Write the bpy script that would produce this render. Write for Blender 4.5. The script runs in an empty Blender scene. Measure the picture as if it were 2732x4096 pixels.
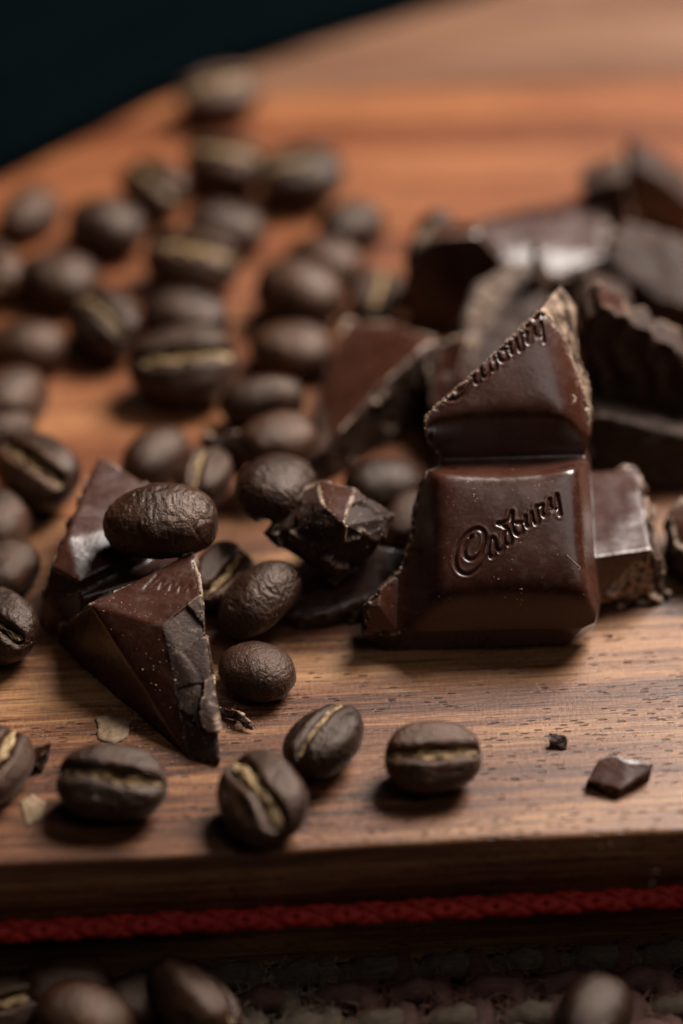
import bpy, bmesh, math, random
import numpy as np
from mathutils import Vector, Matrix, Euler

# All lengths below are written in millimetres and scaled to metres when a mesh is made.
MM = 0.001
scene = bpy.context.scene
COL = scene.collection

# ------------------------------------------------------------------ camera
cam_data = bpy.data.cameras.new("camera")
cam = bpy.data.objects.new("camera", cam_data)
COL.objects.link(cam)
CAM_PITCH = math.radians(40.0)
CAM_DIST = 336.0
cam.location = (0.0, -CAM_DIST * math.cos(CAM_PITCH) * MM, CAM_DIST * math.sin(CAM_PITCH) * MM)
cam.rotation_euler = (math.radians(90.0) - CAM_PITCH, 0.0, 0.0)
cam_data.sensor_fit = 'VERTICAL'
cam_data.sensor_height = 36.0
cam_data.sensor_width = 24.0
cam_data.lens = 89.9
cam_data.clip_start = 0.01
cam_data.clip_end = 20.0
cam_data.dof.use_dof = True
cam_data.dof.focus_distance = 0.3070
cam_data.dof.aperture_fstop = 5.6
scene.camera = cam

# ------------------------------------------------------------------ dim room light
world = bpy.data.worlds.new("World")
scene.world = world
world.use_nodes = True
bg = world.node_tree.nodes["Background"]
bg.inputs[0].default_value = (0.55, 0.85, 1.0, 1.0)
bg.inputs[1].default_value = 0.0025


def area_lamp(name, loc, target, size_x, size_y, watts, colour):
    d = bpy.data.lights.new(name, 'AREA')
    d.shape = 'RECTANGLE'
    d.size, d.size_y = size_x, size_y
    d.energy = watts
    d.color = colour
    o = bpy.data.objects.new(name, d)
    COL.objects.link(o)
    o.location = loc
    o.rotation_euler = (Vector(target) - Vector(loc)).to_track_quat('-Z', 'Y').to_euler()
    return o


# window-like soft light from behind on the right, two weak fill lamps added, one at front right, one overhead for face sheen
area_lamp("window_light", (0.25, 0.22, 0.43), (0.0, 0.03, 0.0), 0.24, 0.24, 8.2, (1.0, 0.93, 0.86))
area_lamp("room_fill", (0.26, -0.27, 0.46), (0.0, 0.0, 0.0), 0.20, 0.16, 0.16, (1.0, 0.92, 0.88))
area_lamp("overhead_fill", (0.15, -0.19, 0.58), (0.02, -0.02, 0.01), 0.15, 0.15, 0.20, (1.0, 0.92, 0.88))

vs = scene.view_settings
vs.view_transform = 'Standard'
vs.look = 'None'
vs.exposure = 0.0
vs.gamma = 1.0
vs.use_curve_mapping = False

# ------------------------------------------------------------------ measured places and outlines (mm)
BOARD_ANGLE = 3.93
BOARD_EDGE = (0.27, -59.25, -0.0)
BEANS = [
    (-22.03, -18.75, 10.6, 13.9, 4, 0, 12, 10, 'large wrinkled dark bean with a crack, lying across the broken chocolate corner'),
    (-8.16, -9.38, 8.0, 11.6, 68, 8, -6, 11, 'round pebbly brown bean resting against the ridged chocolate chunk'),
    (-9.8, -22.81, 0.6, 11.8, 38, -22, -30, 12, 'smooth brown bean tilted on end, stacked on a rounder bean'),
    (-10.21, -33.07, 0, 9.6, -24, 0, 0, 13, 'plump dome-up bean under the tilted bean, right of the chocolate wedge'),
    (-1.99, -45.75, 0, 10.8, 58, 0, 158, 14, 'bean with its tan seam slanting up to the right, beside the wedge tip'),
    (10.65, -49.05, 0, 11.2, 2, 0, 206, 15, 'seam-up bean lying alone in front of the lettered square, level tan seam'),
    (-9.12, -55.93, 0, 11.6, -62, 6, 206, 16, 'bean with wide open tan seam, nearest the front edge of the board'),
    (-26.15, -53.17, 0, 12.8, -5, 0, 198, 17, 'long seam-up bean in front of the papery skin flake'),
    (-39.91, -49.91, 0, 11, 72, 0, 196, 3, 'bean cut by the left frame edge beside the triangular chocolate chip'),
    (-41.9, -26.52, 0, 11, -48, 0, 214, 18, 'bean at the left frame edge with frayed pale fibres in its seam'),
    (-42.22, -14.09, 0, 9.4, 70, 0, 0, 1, 'small dome-up bean above the frayed bean at the left frame edge'),
    (-44.0, -4.97, 0, 10.5, 80, 0, 8, 2, 'smooth dark bean at the left frame edge, below the bean with golden diagonal seam'),
    (-40.08, 2.37, 0.5, 13, -48, 0, 200, 4, 'bean with broad golden diagonal seam at far left, behind the chocolate wedge'),
    (-45.11, 19.64, 0, 11.87, 62, 0, 0, 5, 'blurred smooth bean at the left frame edge, above the golden-seamed bean'),
    (-45.81, 14.15, 0, 8.96, 20, 0, 0, 0, 'small blurred bean tucked under another at the left frame edge'),
    (-24.88, 8.34, 0, 10.75, 58, 0, 0, 2, 'upright looking smooth bean just behind the large wrinkled bean'),
    (-18.05, 0.53, 2.5, 9.4, 78, 0, 170, 19, 'bean with narrow vertical tan seam peeking out behind the large wrinkled bean'),
    (-8.38, 5.22, 5, 10.98, 18, 0, 0, 1, 'shiny bean directly behind the round pebbly bean'),
    (-10.91, 18.67, 0, 11.87, 9, 0, 118, 3, 'dark bean on its side, seam half turned away, left of the reddish slab'),
    (-21.85, 24.89, 0, 15.01, 6, 0, 206, 4, 'big blurred bean with wide straw seam, casting a long shadow on bare wood'),
    (-33.5, 36.14, 0, 12.32, -58, 0, 192, 5, 'blurred seam-up bean slanting down right, left of the dome-up middle bean'),
    (-44.25, 32.42, 0, 11.2, -5, 0, 0, 0, 'blurred rounded bean at left, below the oval dome-up bean'),
    (-41.3, 48.32, 0, 12.77, -16, 0, 0, 1, 'blurred oval dome-up bean at left with pinkish sheen'),
    (-21.85, 51.48, 0, 14.56, -14, 0, 196, 3, 'blurred split bean showing a wide yellowish seam, centre of the far bean group'),
    (-22.23, 39.04, 0, 12.99, -12, 0, 0, 2, 'blurred dome-up bean just below the split yellowish bean'),
    (-5.98, 42.81, 1, 13.44, -30, 0, 0, 5, 'large blurred dome-up bean with bright sheen, in front of its look-alike neighbour'),
    (-2.49, 53.23, 0, 11.65, -30, 0, 0, 0, 'blurred dome-up bean mostly hidden behind the larger bean with bright sheen'),
    (-6.95, 31.65, 0, 11.87, -8, 0, 0, 1, 'blurred reddish bean against the left end of the slab'),
    (5.14, 43.77, 0, 10.53, 78, 0, 192, 4, 'small blurred bean with pale streaked seam next to the dark chocolate block'),
    (-17.47, 62.02, 0, 12.54, -12, 0, 0, 2, 'blurred dome-up bean above the split yellowish bean'),
    (-34.98, 61.53, 0, 12.32, -24, 0, 0, 5, 'blurred dome-up bean between the far left bean and the golden-faced one'),
    (-28.74, 71.71, 0, 12.1, -54, 0, 192, 4, 'blurred bean with golden face slanting down right in the far group'),
    (-47.12, 66.21, 0, 10.98, 60, 0, 0, 0, 'blurred greyish bean furthest left near the dark cloth'),
    (-19.46, 98.93, 0, 13.44, 24, 0, 188, 3, 'farthest bean, blurred, alone by the edge of the dark cloth'),
    (-18.05, 78.59, 0, 13.22, -14, 0, 186, 3, 'blurred bean with straw patch, just below the farthest bean'),
    (-6.25, 74.44, 0, 13.66, 12, 0, 186, 4, 'wide blurred bean with mottled straw top, right of the far group'),
    (1.37, 63.27, 0, 10.98, 40, 0, 0, 1, 'blurred bluish grey bean at the right end of the far group'),
    (-50.46, 49.88, 0, 11.65, -70, 0, 200, 3, 'blurred bean cut by the left frame edge beside the oval dome-up bean'),
    (-14.99, -16.94, 0, 10, 60, 0, 215, 4, 'shadowed bean with frayed seam wedged behind the chocolate wedge'),
    (5.37, 1.44, 0, 10.4, 10, 0, 0, 5, 'dim bean in deep shadow left of the lettered square'),
    (8.9, -4.6, 0, 9.4, 60, 0, 0, 0, 'dim bean half hidden behind the left edge of the lettered square'),
    (-38.95, -68.54, -20, 9.4, 20, 0, 200, 3, 'bean at the bottom left frame corner below the board'),
    (-32.05, -65.38, -20, 11.2, 10, 0, 0, 2, 'dim dome-up bean leaning on the board foot, behind the larger lit one'),
    (-29.34, -70.83, -20, 12, -25, 0, 0, 5, 'large dome-up bean at bottom left with a faint sheen'),
    (-24.11, -67.44, -20, 9.6, 30, 0, 0, 1, 'barely lit bean in the shadow below the board'),
    (-16.74, -68.45, -20, 12.6, -52, 0, 128, 4, 'half bean on edge with flat dark face below the board'),
    (28.92, -69.35, -20, 11, 65, 0, 0, 0, 'lone glossy bean on the mat at bottom right'),
]
MAIN_POS = (19.3, -17.69, 7.91)
MAIN_OUTLINE = [(-9.089, 15.839, -8.874, 17.063, 1), (-5.592, 18.958, -5.191, 20.583, 1), (-2.351, 21.977, -1.825, 23.779, 1), (1.443, 25.559, 2.328, 27.72, 1),
 (5.255, 29.265, 8.522, 34.514, 1), (6.211, 28.323, 10.349, 31.62, 1), (8.116, 26.221, 10.415, 25.466, 1), (10.127, 20.988, 11.834, 21.815, 1),
 (11.243, 17.26, 12.052, 18.57, 1), (11.244, 14.148, 11.946, 15.503, 0), (10.73, 12.133, 11.42, 13.446, 0), (11.026, 10.72, 11.777, 12.003, 0),
 (11.312, 5.575, 12.068, 6.749, 0), (11.644, -2.863, 12.407, -1.868, 0), (11.999, -6.76, 12.767, -5.955, 0), (11.483, -9.1, 12.175, -9.05, 0),
 (9.997, -9.737, 8.593, -11.107, 0), (-0.015, -9.896, -0.708, -11.54, 0), (-10.026, -10.109, -10.917, -11.81, 0),
 (-13.187, -10.427, -13.603, -11.864, 1), (-16.558, -10.321, -16.716, -10.35, 1), (-16.553, -7.345, -16.603, -6.336, 1),
 (-14.648, -5.107, -14.604, -4.105, 1), (-12.421, -2.863, -12.329, -1.813, 1), (-11.19, 0.245, -11.073, 1.306, 1), (-10.482, 4.172, -10.35, 5.316, 1),
 (-9.773, 7.846, -9.625, 9.068, 1), (-8.752, 9.58, -8.583, 10.839, 1), (-7.255, 10.394, -7.054, 11.67, 1), (-7.085, 11.806, -6.881, 13.112, 1),
 (-7.882, 12.405, -7.694, 13.723, 1), (-8.994, 13.821, -8.83, 15.169, 1)]
MAIN_LOWER = {'bottom': [(-13.177, -7.345), (-7.738, -6.6), (-3.138, -5.694), (1.618, -5.374), (6.368, -5.64), (10.527, -6.387), (13.21, -6.919)],
 'bottomfoot': [(-16.874, -10.533), (13.15, -10.215)],
 'left': [(-7.734, 10.502), (-7.729, 2.933), (-7.665, -3.505), (-7.615, -12.017)],
 'leftfoot': [(-10.185, 10.502), (-11.019, 2.933), (-11.58, -4.039), (-11.877, -12.017)],
 'right': [(9.051, 10.502), (9.532, 7.251), (9.68, -0.023), (10.434, -5.64), (10.591, -12.017)],
 'rightfoot': [(11.468, 11.589), (11.896, 5.575), (12.332, -2.863), (12.945, -9.896), (12.897, -12.546)],
 'top': [(-11.526, 8.441), (-7.638, 8.767), (-3.542, 8.496), (-0.083, 8.387), (4.978, 8.767), (9.09, 9.58), (12.46, 10.394)],
 'topfoot': [(-11.517, 10.502), (-7.2, 10.611), (1.808, 10.774), (10.875, 11.208), (13.009, 11.317)]}
MAIN_UPPER = {'bottom': [(-9.9, 14.039), (-7.758, 14.966), (-4.547, 15.73), (-0.001, 16.112), (5.075, 15.948), (8.806, 15.293), (11.995, 14.311)],
 'bottomfoot': [(-13.11, 12.133), (-7.775, 12.35), (1.828, 12.514), (10.903, 12.895), (13.039, 13.003)],
 'right': [(5.853, 33.599), (6.107, 28.6), (7.425, 23.078), (8.517, 17.315), (8.855, 11.589)],
 'rightfoot': [(10.17, 33.599), (10.408, 28.323), (11.342, 23.078), (12.153, 17.26), (12.267, 11.589)]}
LETTER_STROKES = [[(-3.61, 0.827), (-4.19, 0.003), (-4.499, -0.841), (-4.36, -1.6), (-3.738, -1.969), (-2.903, -1.664), (-2.291, -0.789), (-1.978, 0.267),
  (-2.083, 1.271), (-2.61, 1.779), (-3.289, 1.747), (-4.128, 1.218), (-4.864, 0.373), (-5.373, -0.63), (-5.611, -1.79), (-5.493, -2.738),
  (-5.082, -3.422), (-4.378, -3.716), (-3.544, -3.58), (-2.707, -2.948), (-2.022, -2.054), (-1.619, -1.316)],
 [(-1.133, -1.685), (-1.496, -1.527), (-1.583, -0.841), (-1.513, -0.103), (-1.267, 0.531), (-0.984, 0.637), (-0.78, 0.214), (-0.748, -0.736),
  (-0.871, -1.474), (-1.133, -1.685)],
 [(-0.759, 0.214), (-0.653, -0.578), (-0.292, -0.947), (0.147, -0.736), (0.425, -0.155)],
 [(0.862, -0.155), (0.468, 0.003), (0.297, 0.531), (0.408, 1.165), (0.725, 1.504), (0.983, 1.271), (1.183, 0.531), (1.125, 0.003), (0.862, -0.155)],
 [(1.183, 0.531), (1.107, 1.165), (0.78, 1.747), (0.21, 2.17), (-0.413, 2.414)], [(-0.413, 2.414), (0.371, 2.562), (0.95, 2.964), (1.273, 3.865)],
 [(1.305, 3.897), (1.272, 2.858), (1.386, 1.853), (1.691, 1.218), (2.179, 1.038), (2.548, 1.377), (2.535, 2.011), (2.197, 2.488), (1.78, 2.519)],
 [(2.197, 2.488), (2.51, 2.541), (2.928, 2.541)], [(2.948, 3.303), (2.938, 2.488), (3.162, 2.043), (3.497, 2.17), (3.692, 2.752), (3.705, 3.759)],
 [(3.726, 3.759), (3.82, 2.911), (4.106, 2.414), (4.42, 2.541), (4.535, 3.282), (4.306, 4.13), (4.28, 4.533)],
 [(4.28, 4.555), (4.624, 4.533), (5.034, 4.703), (4.922, 4.13), (5.039, 3.547), (5.34, 3.367), (5.658, 3.759), (5.805, 4.555), (5.901, 5.425)],
 [(5.912, 5.425), (5.953, 4.661), (6.219, 4.289), (6.535, 4.47), (6.723, 5.192), (6.788, 6.02), (6.931, 5.085), (7.149, 3.547)],
 [(6.763, 4.289), (6.342, 4.13), (5.841, 4.13)]]
WORD_SHIFT = (-1.582, 21.613)
CHUNKS = [
    {'cell': 5.0,
     'crumbs': 420,
     'hulls': [[(-30.0, -30.33, 11.0), (-18.2, -22.55, 12.6), (-16.54, -30.08, 11.9), (-15.44, -38.01, 7.4), (-14.68, -43.32, 4.0), (-21.28, -33.8, 10.8),
                (-32.4, -28.98, 0.0), (-25.39, -36.68, 0.0), (-18.08, -45.1, 0.0), (-14.32, -46.51, 0.2), (-18.31, -21.15, 0.0), (-16.67, -31.76, 0.0),
                (-36.0, -23.15, 0.0), (-14.26, -46.23, 1.0)],
               [(-34.03, -18.08, 11.0), (-32.33, -6.82, 10.8), (-30.95, -2.55, 11.4), (-24.8, -6.59, 10.4), (-20.95, -12.55, 9.5), (-26.0, -19.28, 9.2),
                (-31.99, -23.91, 9.0), (-35.55, -21.66, 9.5), (-36.96, -21.55, 0.0), (-32.21, -23.15, 0.0), (-20.2, -13.34, 0.0), (-25.7, -4.8, 0.0),
                (-33.4, -0.4, 0.0)],
               [(-36.62, -19.87, 6.5), (-31.68, -24.24, 6.8), (-18.1, -17.75, 6.8), (-20.11, -9.85, 6.5), (-37.7, -22.35, 0.0), (-32.31, -28.67, 0.0),
                (-18.21, -20.74, 0.0), (-20.32, -10.81, 0.0)]],
     'id': 'wedge',
     'label': 'dark chocolate corner wedge with sharp tip, partial lettering and crackled broken face',
     'letters': True,
     'mould': [((0, -0.1, 1), 0.88, ((-21.28, -33.8, 10.8), (-0.69, 0.73, 0.0))),
               ((-0.45, -0.8, 0.4), 0.55, ((0, -25, 0), (0, -1, 0)), ((-21.28, -33.8, 10.8), (-0.96, -0.28, -0.0))),
               ((0, -0.5, 0.85), 0.55, ((-30.3, -30.0, 0), (-0.35, 0.93, 0)))],
     'name': 'chocolate_corner',
     'rough': 0.5,
     'seed': 3,
     'soft': 22,
     'vox': 0.13},
    {'crumbs': 260,
     'hulls': [[(-2.65, -11.52, 15.0), (1.51, -13.39, 15.0), (6.55, -16.04, 13.0), (4.71, -19.15, 11.0), (0.32, -20.9, 15.5), (-1.81, -17.6, 15.5),
                (-0.64, -20.92, 8.0), (-2.63, -20.11, 8.5), (-9.97, -15.41, 9.5), (2.6, -18.23, 6.5), (-0.65, -19.81, 5.0), (-4.67, -10.99, 2.0),
                (3.68, -8.74, 3.0), (-2.47, -5.72, 3.0), (-6.08, -11.48, 13.0)]],
     'id': 'ridged',
     'label': 'small ridged chocolate chunk with crumbly front, perched beside the round pebbly bean',
     'mould': [((-0.1, 0.15, 1), 0.93)],
     'name': 'chocolate_chunk',
     'rough': 0.55,
     'seed': 5,
     'vox': 0.2},
    {'hulls': [[(-7.78, -22.51, 2.2), (-4.54, -23.01, 2.0), (-0.65, -22.45, 2.0), (2.77, -20.58, 2.2), (6.57, -19.09, 4.0), (8.28, -13.93, 5.5), (4.82, -13.5, 6.0),
                (-0.22, -17.45, 4.0), (-5.11, -19.56, 2.6), (-7.78, -22.51, 0.2), (-4.54, -23.01, 0.0), (-0.65, -22.45, 0.0), (2.77, -20.58, 0.2),
                (6.57, -19.09, 2.0), (8.28, -13.93, 3.5), (4.82, -13.5, 4.0), (-0.22, -17.45, 2.0), (-5.11, -19.56, 0.6)]],
     'id': 'shard',
     'label': 'thin dark chocolate shard lying flat between the stacked beans and the lettered square',
     'mould': [((0, -0.3, 1), 0.8)],
     'name': 'chocolate_shard',
     'seed': 6,
     'vox': 0.25},
    {'crumbs': 120,
     'hulls': [[(-3.3, 16.52, 5.0), (-1.74, 25.02, 6.0), (0.97, 33.03, 7.0), (7.26, 29.15, 9.5), (12.93, 23.35, 11.5), (12.66, 20.68, 12.0), (10.45, 19.21, 12.5),
                (4.38, 12.21, 10.5), (-0.92, 6.52, 7.5), (-3.67, 4.77, 4.5), (-3.3, 16.52, 0.0), (-1.74, 25.02, 0.0), (0.97, 33.03, 0.0), (7.26, 29.15, 0.0),
                (12.93, 23.35, 0.0), (12.66, 20.68, 0.0), (10.45, 19.21, 0.0), (4.38, 12.21, 0.0), (-0.92, 6.52, 0.0), (-3.67, 4.77, 0.0)],
               [(12.67, 20.87, 12.0), (16.97, 20.11, 14.0), (16.02, 15.38, 11.0), (12.01, 13.92, 7.0), (11.19, 18.66, 10.0), (17.7, 30.76, 4.0), (16.5, 22.05, 3.0),
                (12.22, 17.5, 2.0)]],
     'id': 'slab',
     'label': 'reddish chocolate slab with crumbly pale broken edge, left of the lettered piece',
     'mould': [((-0.35, -0.1, 1), 0.86)],
     'name': 'chocolate_slab',
     'rough': 0.55,
     'seed': 7,
     'vox': 0.25},
    {'hulls': [[(15.53, 24.97, 9.0), (17.06, 31.09, 11.2), (18.59, 34.46, 12.5), (22.18, 37.03, 13.5), (26.14, 37.8, 14.0), (28.74, 31.7, 11.5),
                (28.86, 23.96, 9.0), (23.43, 21.02, 7.5), (16.29, 20.04, 7.5), (15.53, 24.97, 0.0), (17.06, 31.09, 0.0), (18.59, 34.46, 0.0), (22.18, 37.03, 0.0),
                (26.14, 37.8, 0.0), (28.74, 31.7, 0.0), (28.86, 23.96, 0.0), (23.43, 21.02, 0.0), (16.29, 20.04, 0.0)]],
     'id': 'round',
     'label': 'rounded brownish broken chocolate lump showing just behind the slanted top of the lettered piece',
     'mould': [((0, 0, 1), 0.97)],
     'name': 'chocolate_chunk',
     'rimk': 0.45,
     'rough': 0.5,
     'seed': 8,
     'vox': 0.3},
    {'hulls': [[(9.99, 40.0, 14.18), (13.11, 40.0, 16.15), (19.16, 40.0, 16.73), (22.97, 40.0, 12.49), (20.05, 40.0, 8.63), (18.13, 40.0, 1.45),
                (15.7, 40.0, -0.86), (9.41, 40.0, 1.06), (8.69, 40.0, 7.89), (9.99, 44.0, 14.18), (13.11, 44.0, 16.15), (19.16, 44.0, 16.73), (22.97, 44.0, 12.49),
                (20.05, 44.0, 8.63), (18.13, 44.0, 1.45), (15.7, 44.0, -0.86), (9.41, 44.0, 1.06), (8.69, 44.0, 7.89)]],
     'id': 'block',
     'label': 'dark reddish chocolate block with black left side, left of the brownish lump',
     'mould': [((0, -1, 0.3), 0.75), ((0, 0.2, 1), 0.85)],
     'name': 'chocolate_block',
     'rough': 0.55,
     'seed': 9,
     'vox': 0.3},
    {'hulls': [[(11.3, 48.04, 10.0), (14.5, 51.32, 10.5), (35.06, 61.35, 9.5), (38.76, 57.85, 9.5), (37.71, 46.86, 8.4), (30.28, 43.21, 7.6), (21.54, 45.61, 8.5),
                (10.51, 47.91, 4.0), (13.88, 51.36, 4.5), (35.46, 61.88, 3.5), (39.35, 58.22, 3.5), (38.25, 46.67, 2.4), (30.44, 42.84, 1.6),
                (21.27, 45.37, 2.5)]],
     'id': 'glossy',
     'label': 'blurred glossy chocolate square with a bright silvery highlight, far right group',
     'mould': [((0, -0.35, 1), 0.6)],
     'name': 'chocolate_square',
     'rimk': 0.45,
     'seed': 10,
     'vox': 0.35},
    {'hulls': [[(37.75, 44.86, 12.0), (40.32, 49.13, 13.0), (44.43, 47.79, 13.0), (52.7, 43.21, 12.0), (51.63, 31.07, 9.0), (43.56, 35.58, 9.5),
                (38.19, 41.39, 10.5), (37.87, 44.8, 0.0), (40.4, 48.98, 0.0), (44.42, 47.67, 0.0), (52.53, 43.19, 0.0), (51.47, 31.29, 0.0), (43.57, 35.71, 0.0),
                (38.3, 41.4, 0.0)]],
     'id': 'rightslab',
     'label': 'grey-brown broken chocolate chunk at the right frame edge behind the glossy square',
     'mould': [((0.3, 0.3, 1), 0.99)],
     'name': 'chocolate_chunk',
     'rimk': 0.45,
     'rough': 0.55,
     'seed': 11,
     'vox': 0.35},
    {'hulls': [[(42.06, 62.0, 12.86), (43.21, 62.0, 14.58), (52.65, 62.0, 7.4), (53.27, 62.0, 0.43), (47.8, 62.0, 3.55), (42.54, 62.0, 6.25), (42.06, 72.0, 11.86),
                (43.21, 72.0, 13.58), (52.65, 72.0, 6.4), (53.27, 72.0, -0.57), (47.8, 72.0, 2.55), (42.54, 72.0, 5.25)]],
     'id': 'farright',
     'label': 'farthest chocolate block at the right frame edge, black face with pale top rim',
     'mould': [((-0.3, -1, 0.2), 0.7)],
     'name': 'chocolate_block',
     'rimk': 0.45,
     'rough': 0.55,
     'seed': 12,
     'vox': 0.35},
    {'hulls': [[(34.99, 58.0, 11.89), (38.35, 58.0, 13.91), (41.61, 58.0, 14.36), (42.34, 58.0, 7.73), (39.36, 58.0, 3.52), (37.26, 58.0, 6.21),
                (34.99, 66.0, 10.89), (38.35, 66.0, 12.91), (41.61, 66.0, 13.36), (42.34, 66.0, 6.73), (39.36, 66.0, 2.52), (37.26, 66.0, 5.21)]],
     'id': 'farlump',
     'label': 'small brown crumbly chocolate lump between the glossy square and the farthest block',
     'mould': [],
     'name': 'chocolate_lump',
     'rough': 0.55,
     'seed': 13,
     'vox': 0.35},
    {'hulls': [[(33.15, 34.0, 8.76), (34.86, 34.0, 10.61), (40.35, 34.0, 10.02), (41.14, 34.0, 0.85), (33.96, 34.0, 0.47), (33.15, 42.0, 7.76), (34.86, 42.0, 9.61),
                (40.35, 42.0, 9.02), (41.14, 42.0, -0.15), (33.96, 42.0, -0.53)]],
     'id': 'behindjag',
     'label': 'small brown chocolate lump behind the jagged chunk at right',
     'mould': [],
     'name': 'chocolate_lump',
     'rough': 0.55,
     'seed': 14,
     'vox': 0.35},
    {'hulls': [[(31.05, 10.0, 21.01), (31.21, 10.0, 23.91), (33.22, 10.0, 25.63), (34.6, 10.0, 23.3), (36.7, 10.0, 23.78), (38.94, 10.0, 20.81),
                (41.6, 10.0, 19.83), (47.5, 10.0, 15.75), (48.77, 10.0, 1.93), (40.44, 10.0, 4.01), (35.73, 10.0, 4.9), (32.53, 10.0, 6.0), (31.05, 16.0, 20.21),
                (31.21, 16.0, 23.11), (33.22, 16.0, 24.83), (34.6, 16.0, 22.5), (36.7, 16.0, 22.98), (38.94, 16.0, 20.01), (41.6, 16.0, 19.03), (47.5, 16.0, 14.95),
                (48.77, 16.0, 1.13), (40.44, 16.0, 3.21), (35.73, 16.0, 4.1), (32.53, 16.0, 5.2)]],
     'id': 'jagged',
     'label': 'chocolate chunk with jagged wavy top edge and rippled dark broken face at right',
     'mould': [((0.1, 0.25, 1), 0.88)],
     'name': 'chocolate_chunk',
     'rimk': 0.45,
     'rough': 0.55,
     'seed': 15,
     'vox': 0.2,
     'wavy': True},
    {'crumbs': 120,
     'hulls': [[(30.51, -2.86, 9.0), (38.02, -1.35, 9.0), (37.75, -9.4, 9.0), (38.46, -17.52, 8.6), (29.89, -19.41, 8.6), (40.79, -17.21, 0.2),
                (29.79, -20.58, 0.0), (41.68, -13.34, 0.0), (39.8, -0.4, 0.0), (31.16, -1.29, -0.0)]],
     'id': 'foot',
     'label': 'low chocolate corner with slanted front standing right of the lettered piece',
     'mould': [((0.15, -0.2, 1), 0.8), ((0, -0.75, 0.6), 0.8)],
     'name': 'chocolate_corner',
     'seed': 16,
     'vox': 0.22},
    {'hulls': [[(41.32, -8.3, 7.0), (47.79, -3.3, 9.0), (46.61, -15.5, 7.0), (41.83, -13.19, 5.0), (41.48, -12.5, 0.0), (46.86, -19.12, 0.0), (42.52, -4.8, 0.0)]],
     'id': 'edgechunk',
     'label': 'black chocolate chunk cut by the right frame edge beside the slanted corner',
     'mould': [((0, -0.3, 1), 0.8)],
     'name': 'chocolate_chunk',
     'seed': 17,
     'vox': 0.35},
    {'hulls': [[(-18.63, 9.24, 5.5), (-14.09, 9.37, 6.5), (-12.23, 8.6, 6.0), (-12.94, 7.41, 4.0), (-18.18, 8.04, 3.5), (-18.33, 8.67, -0.0), (-12.78, 8.67, -0.0),
                (-14.95, 12.41, 0.0)]],
     'id': 'small',
     'label': 'small chocolate lump between the beans behind the round pebbly bean',
     'mould': [],
     'name': 'chocolate_lump',
     'seed': 18,
     'vox': 0.25},
    {'hulls': [[(28.69, -50.2, 1.6), (30.02, -47.5, 2.3), (31.55, -47.16, 2.6), (33.23, -48.41, 2.5), (36.28, -48.31, 2.4), (36.04, -49.04, 2.0),
                (32.28, -51.54, 1.4), (28.5, -49.35, -0.0), (31.71, -51.72, -0.0), (35.93, -48.65, -0.0), (33.51, -47.24, 0.0)]],
     'id': 'chip',
     'label': 'flat greyish chocolate chip lying alone at right near the front edge',
     'mould': [((0.1, -0.5, 1), 0.7)],
     'name': 'chocolate_chip',
     'rough': 0.35,
     'seed': 19,
     'vox': 0.1},
    {'hulls': [[(24.44, -42.26, 1.5), (26.58, -42.74, 1.4), (26.8, -43.01, 0.8), (24.6, -43.54, 0.9), (24.53, -43.81, 0.0), (26.69, -43.81, 0.0),
                (26.69, -42.21, -0.0)]],
     'id': 'nib',
     'label': 'small reddish chocolate crumb on the wood above the flat greyish chip',
     'mould': [],
     'name': 'chocolate_crumb',
     'rough': 0.3,
     'seed': 20,
     'vox': 0.08},
    {'hulls': [[(-36.96, -46.38, 2.6), (-33.8, -45.74, 3.4), (-35.7, -47.44, 1.8), (-35.17, -47.52, 0.0), (-37.16, -46.39, 0.0), (-34.48, -45.46, 0.0)]],
     'id': 'tri',
     'label': 'triangular reddish chocolate chip standing at far left beside the cropped bean',
     'mould': [((-0.3, -0.8, 0.6), 0.8)],
     'name': 'chocolate_chip',
     'rough': 0.4,
     'seed': 21,
     'vox': 0.1},
    {'hulls': [[(32.7, -24.55, 0.7), (33.47, -24.34, 0.8), (33.69, -24.54, 0.4), (32.86, -24.43, 0.0), (33.73, -24.43, 0.0)]],
     'id': 'nib',
     'label': 'tiny black crumb on the wood right of the lettered piece',
     'mould': [],
     'name': 'chocolate_crumb',
     'rough': 0.3,
     'seed': 22,
     'vox': 0.08},
    {'hulls': [[(-14.73, -37.48, 1.0), (-12.68, -38.84, 1.9), (-12.25, -39.43, 1.6), (-14.3, -38.17, 0.8), (-14.57, -38.37, 0.2), (-12.46, -38.95, 0.4)],
               [(-12.94, -38.71, 2.2), (-11.09, -40.02, 1.6), (-10.37, -40.68, 0.8), (-10.48, -40.95, 0.2), (-11.62, -40.67, 0.5), (-12.8, -39.19, 1.0)],
               [(-13.7, -40.52, 0.5), (-12.15, -40.18, 0.6), (-11.85, -40.41, 0.1), (-13.39, -40.9, 0.0)]],
     'id': 'curl',
     'label': 'crumpled chocolate shaving right of the wedge tip',
     'mould': [],
     'name': 'chocolate_shaving',
     'seed': 23,
     'vox': 0.08},
    {'hulls': [[(26.11, 33.0, 17.71), (26.99, 33.0, 19.15), (28.07, 33.0, 14.24), (29.46, 33.0, -0.7), (27.24, 33.0, -0.7), (26.11, 35.5, 17.71),
                (26.99, 35.5, 19.15), (28.07, 35.5, 14.24), (29.46, 35.5, -0.7), (27.24, 35.5, -0.7)]],
     'id': 'spike',
     'label': 'narrow upright chocolate sliver between the brownish lump and the glossy square',
     'mould': [((-0.5, -1, 0), 0.8)],
     'name': 'chocolate_sliver',
     'seed': 31,
     'vox': 0.25},
    {'hulls': [[(12.0, 4.0, 0.0), (50.0, 4.0, 0.0), (50.0, 16.0, 0.0), (12.0, 15.0, 0.0), (13.0, 6.0, 9.0), (34.0, 5.0, 12.0), (50.0, 5.5, 7.0), (50.0, 14.0, 7.0),
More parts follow.
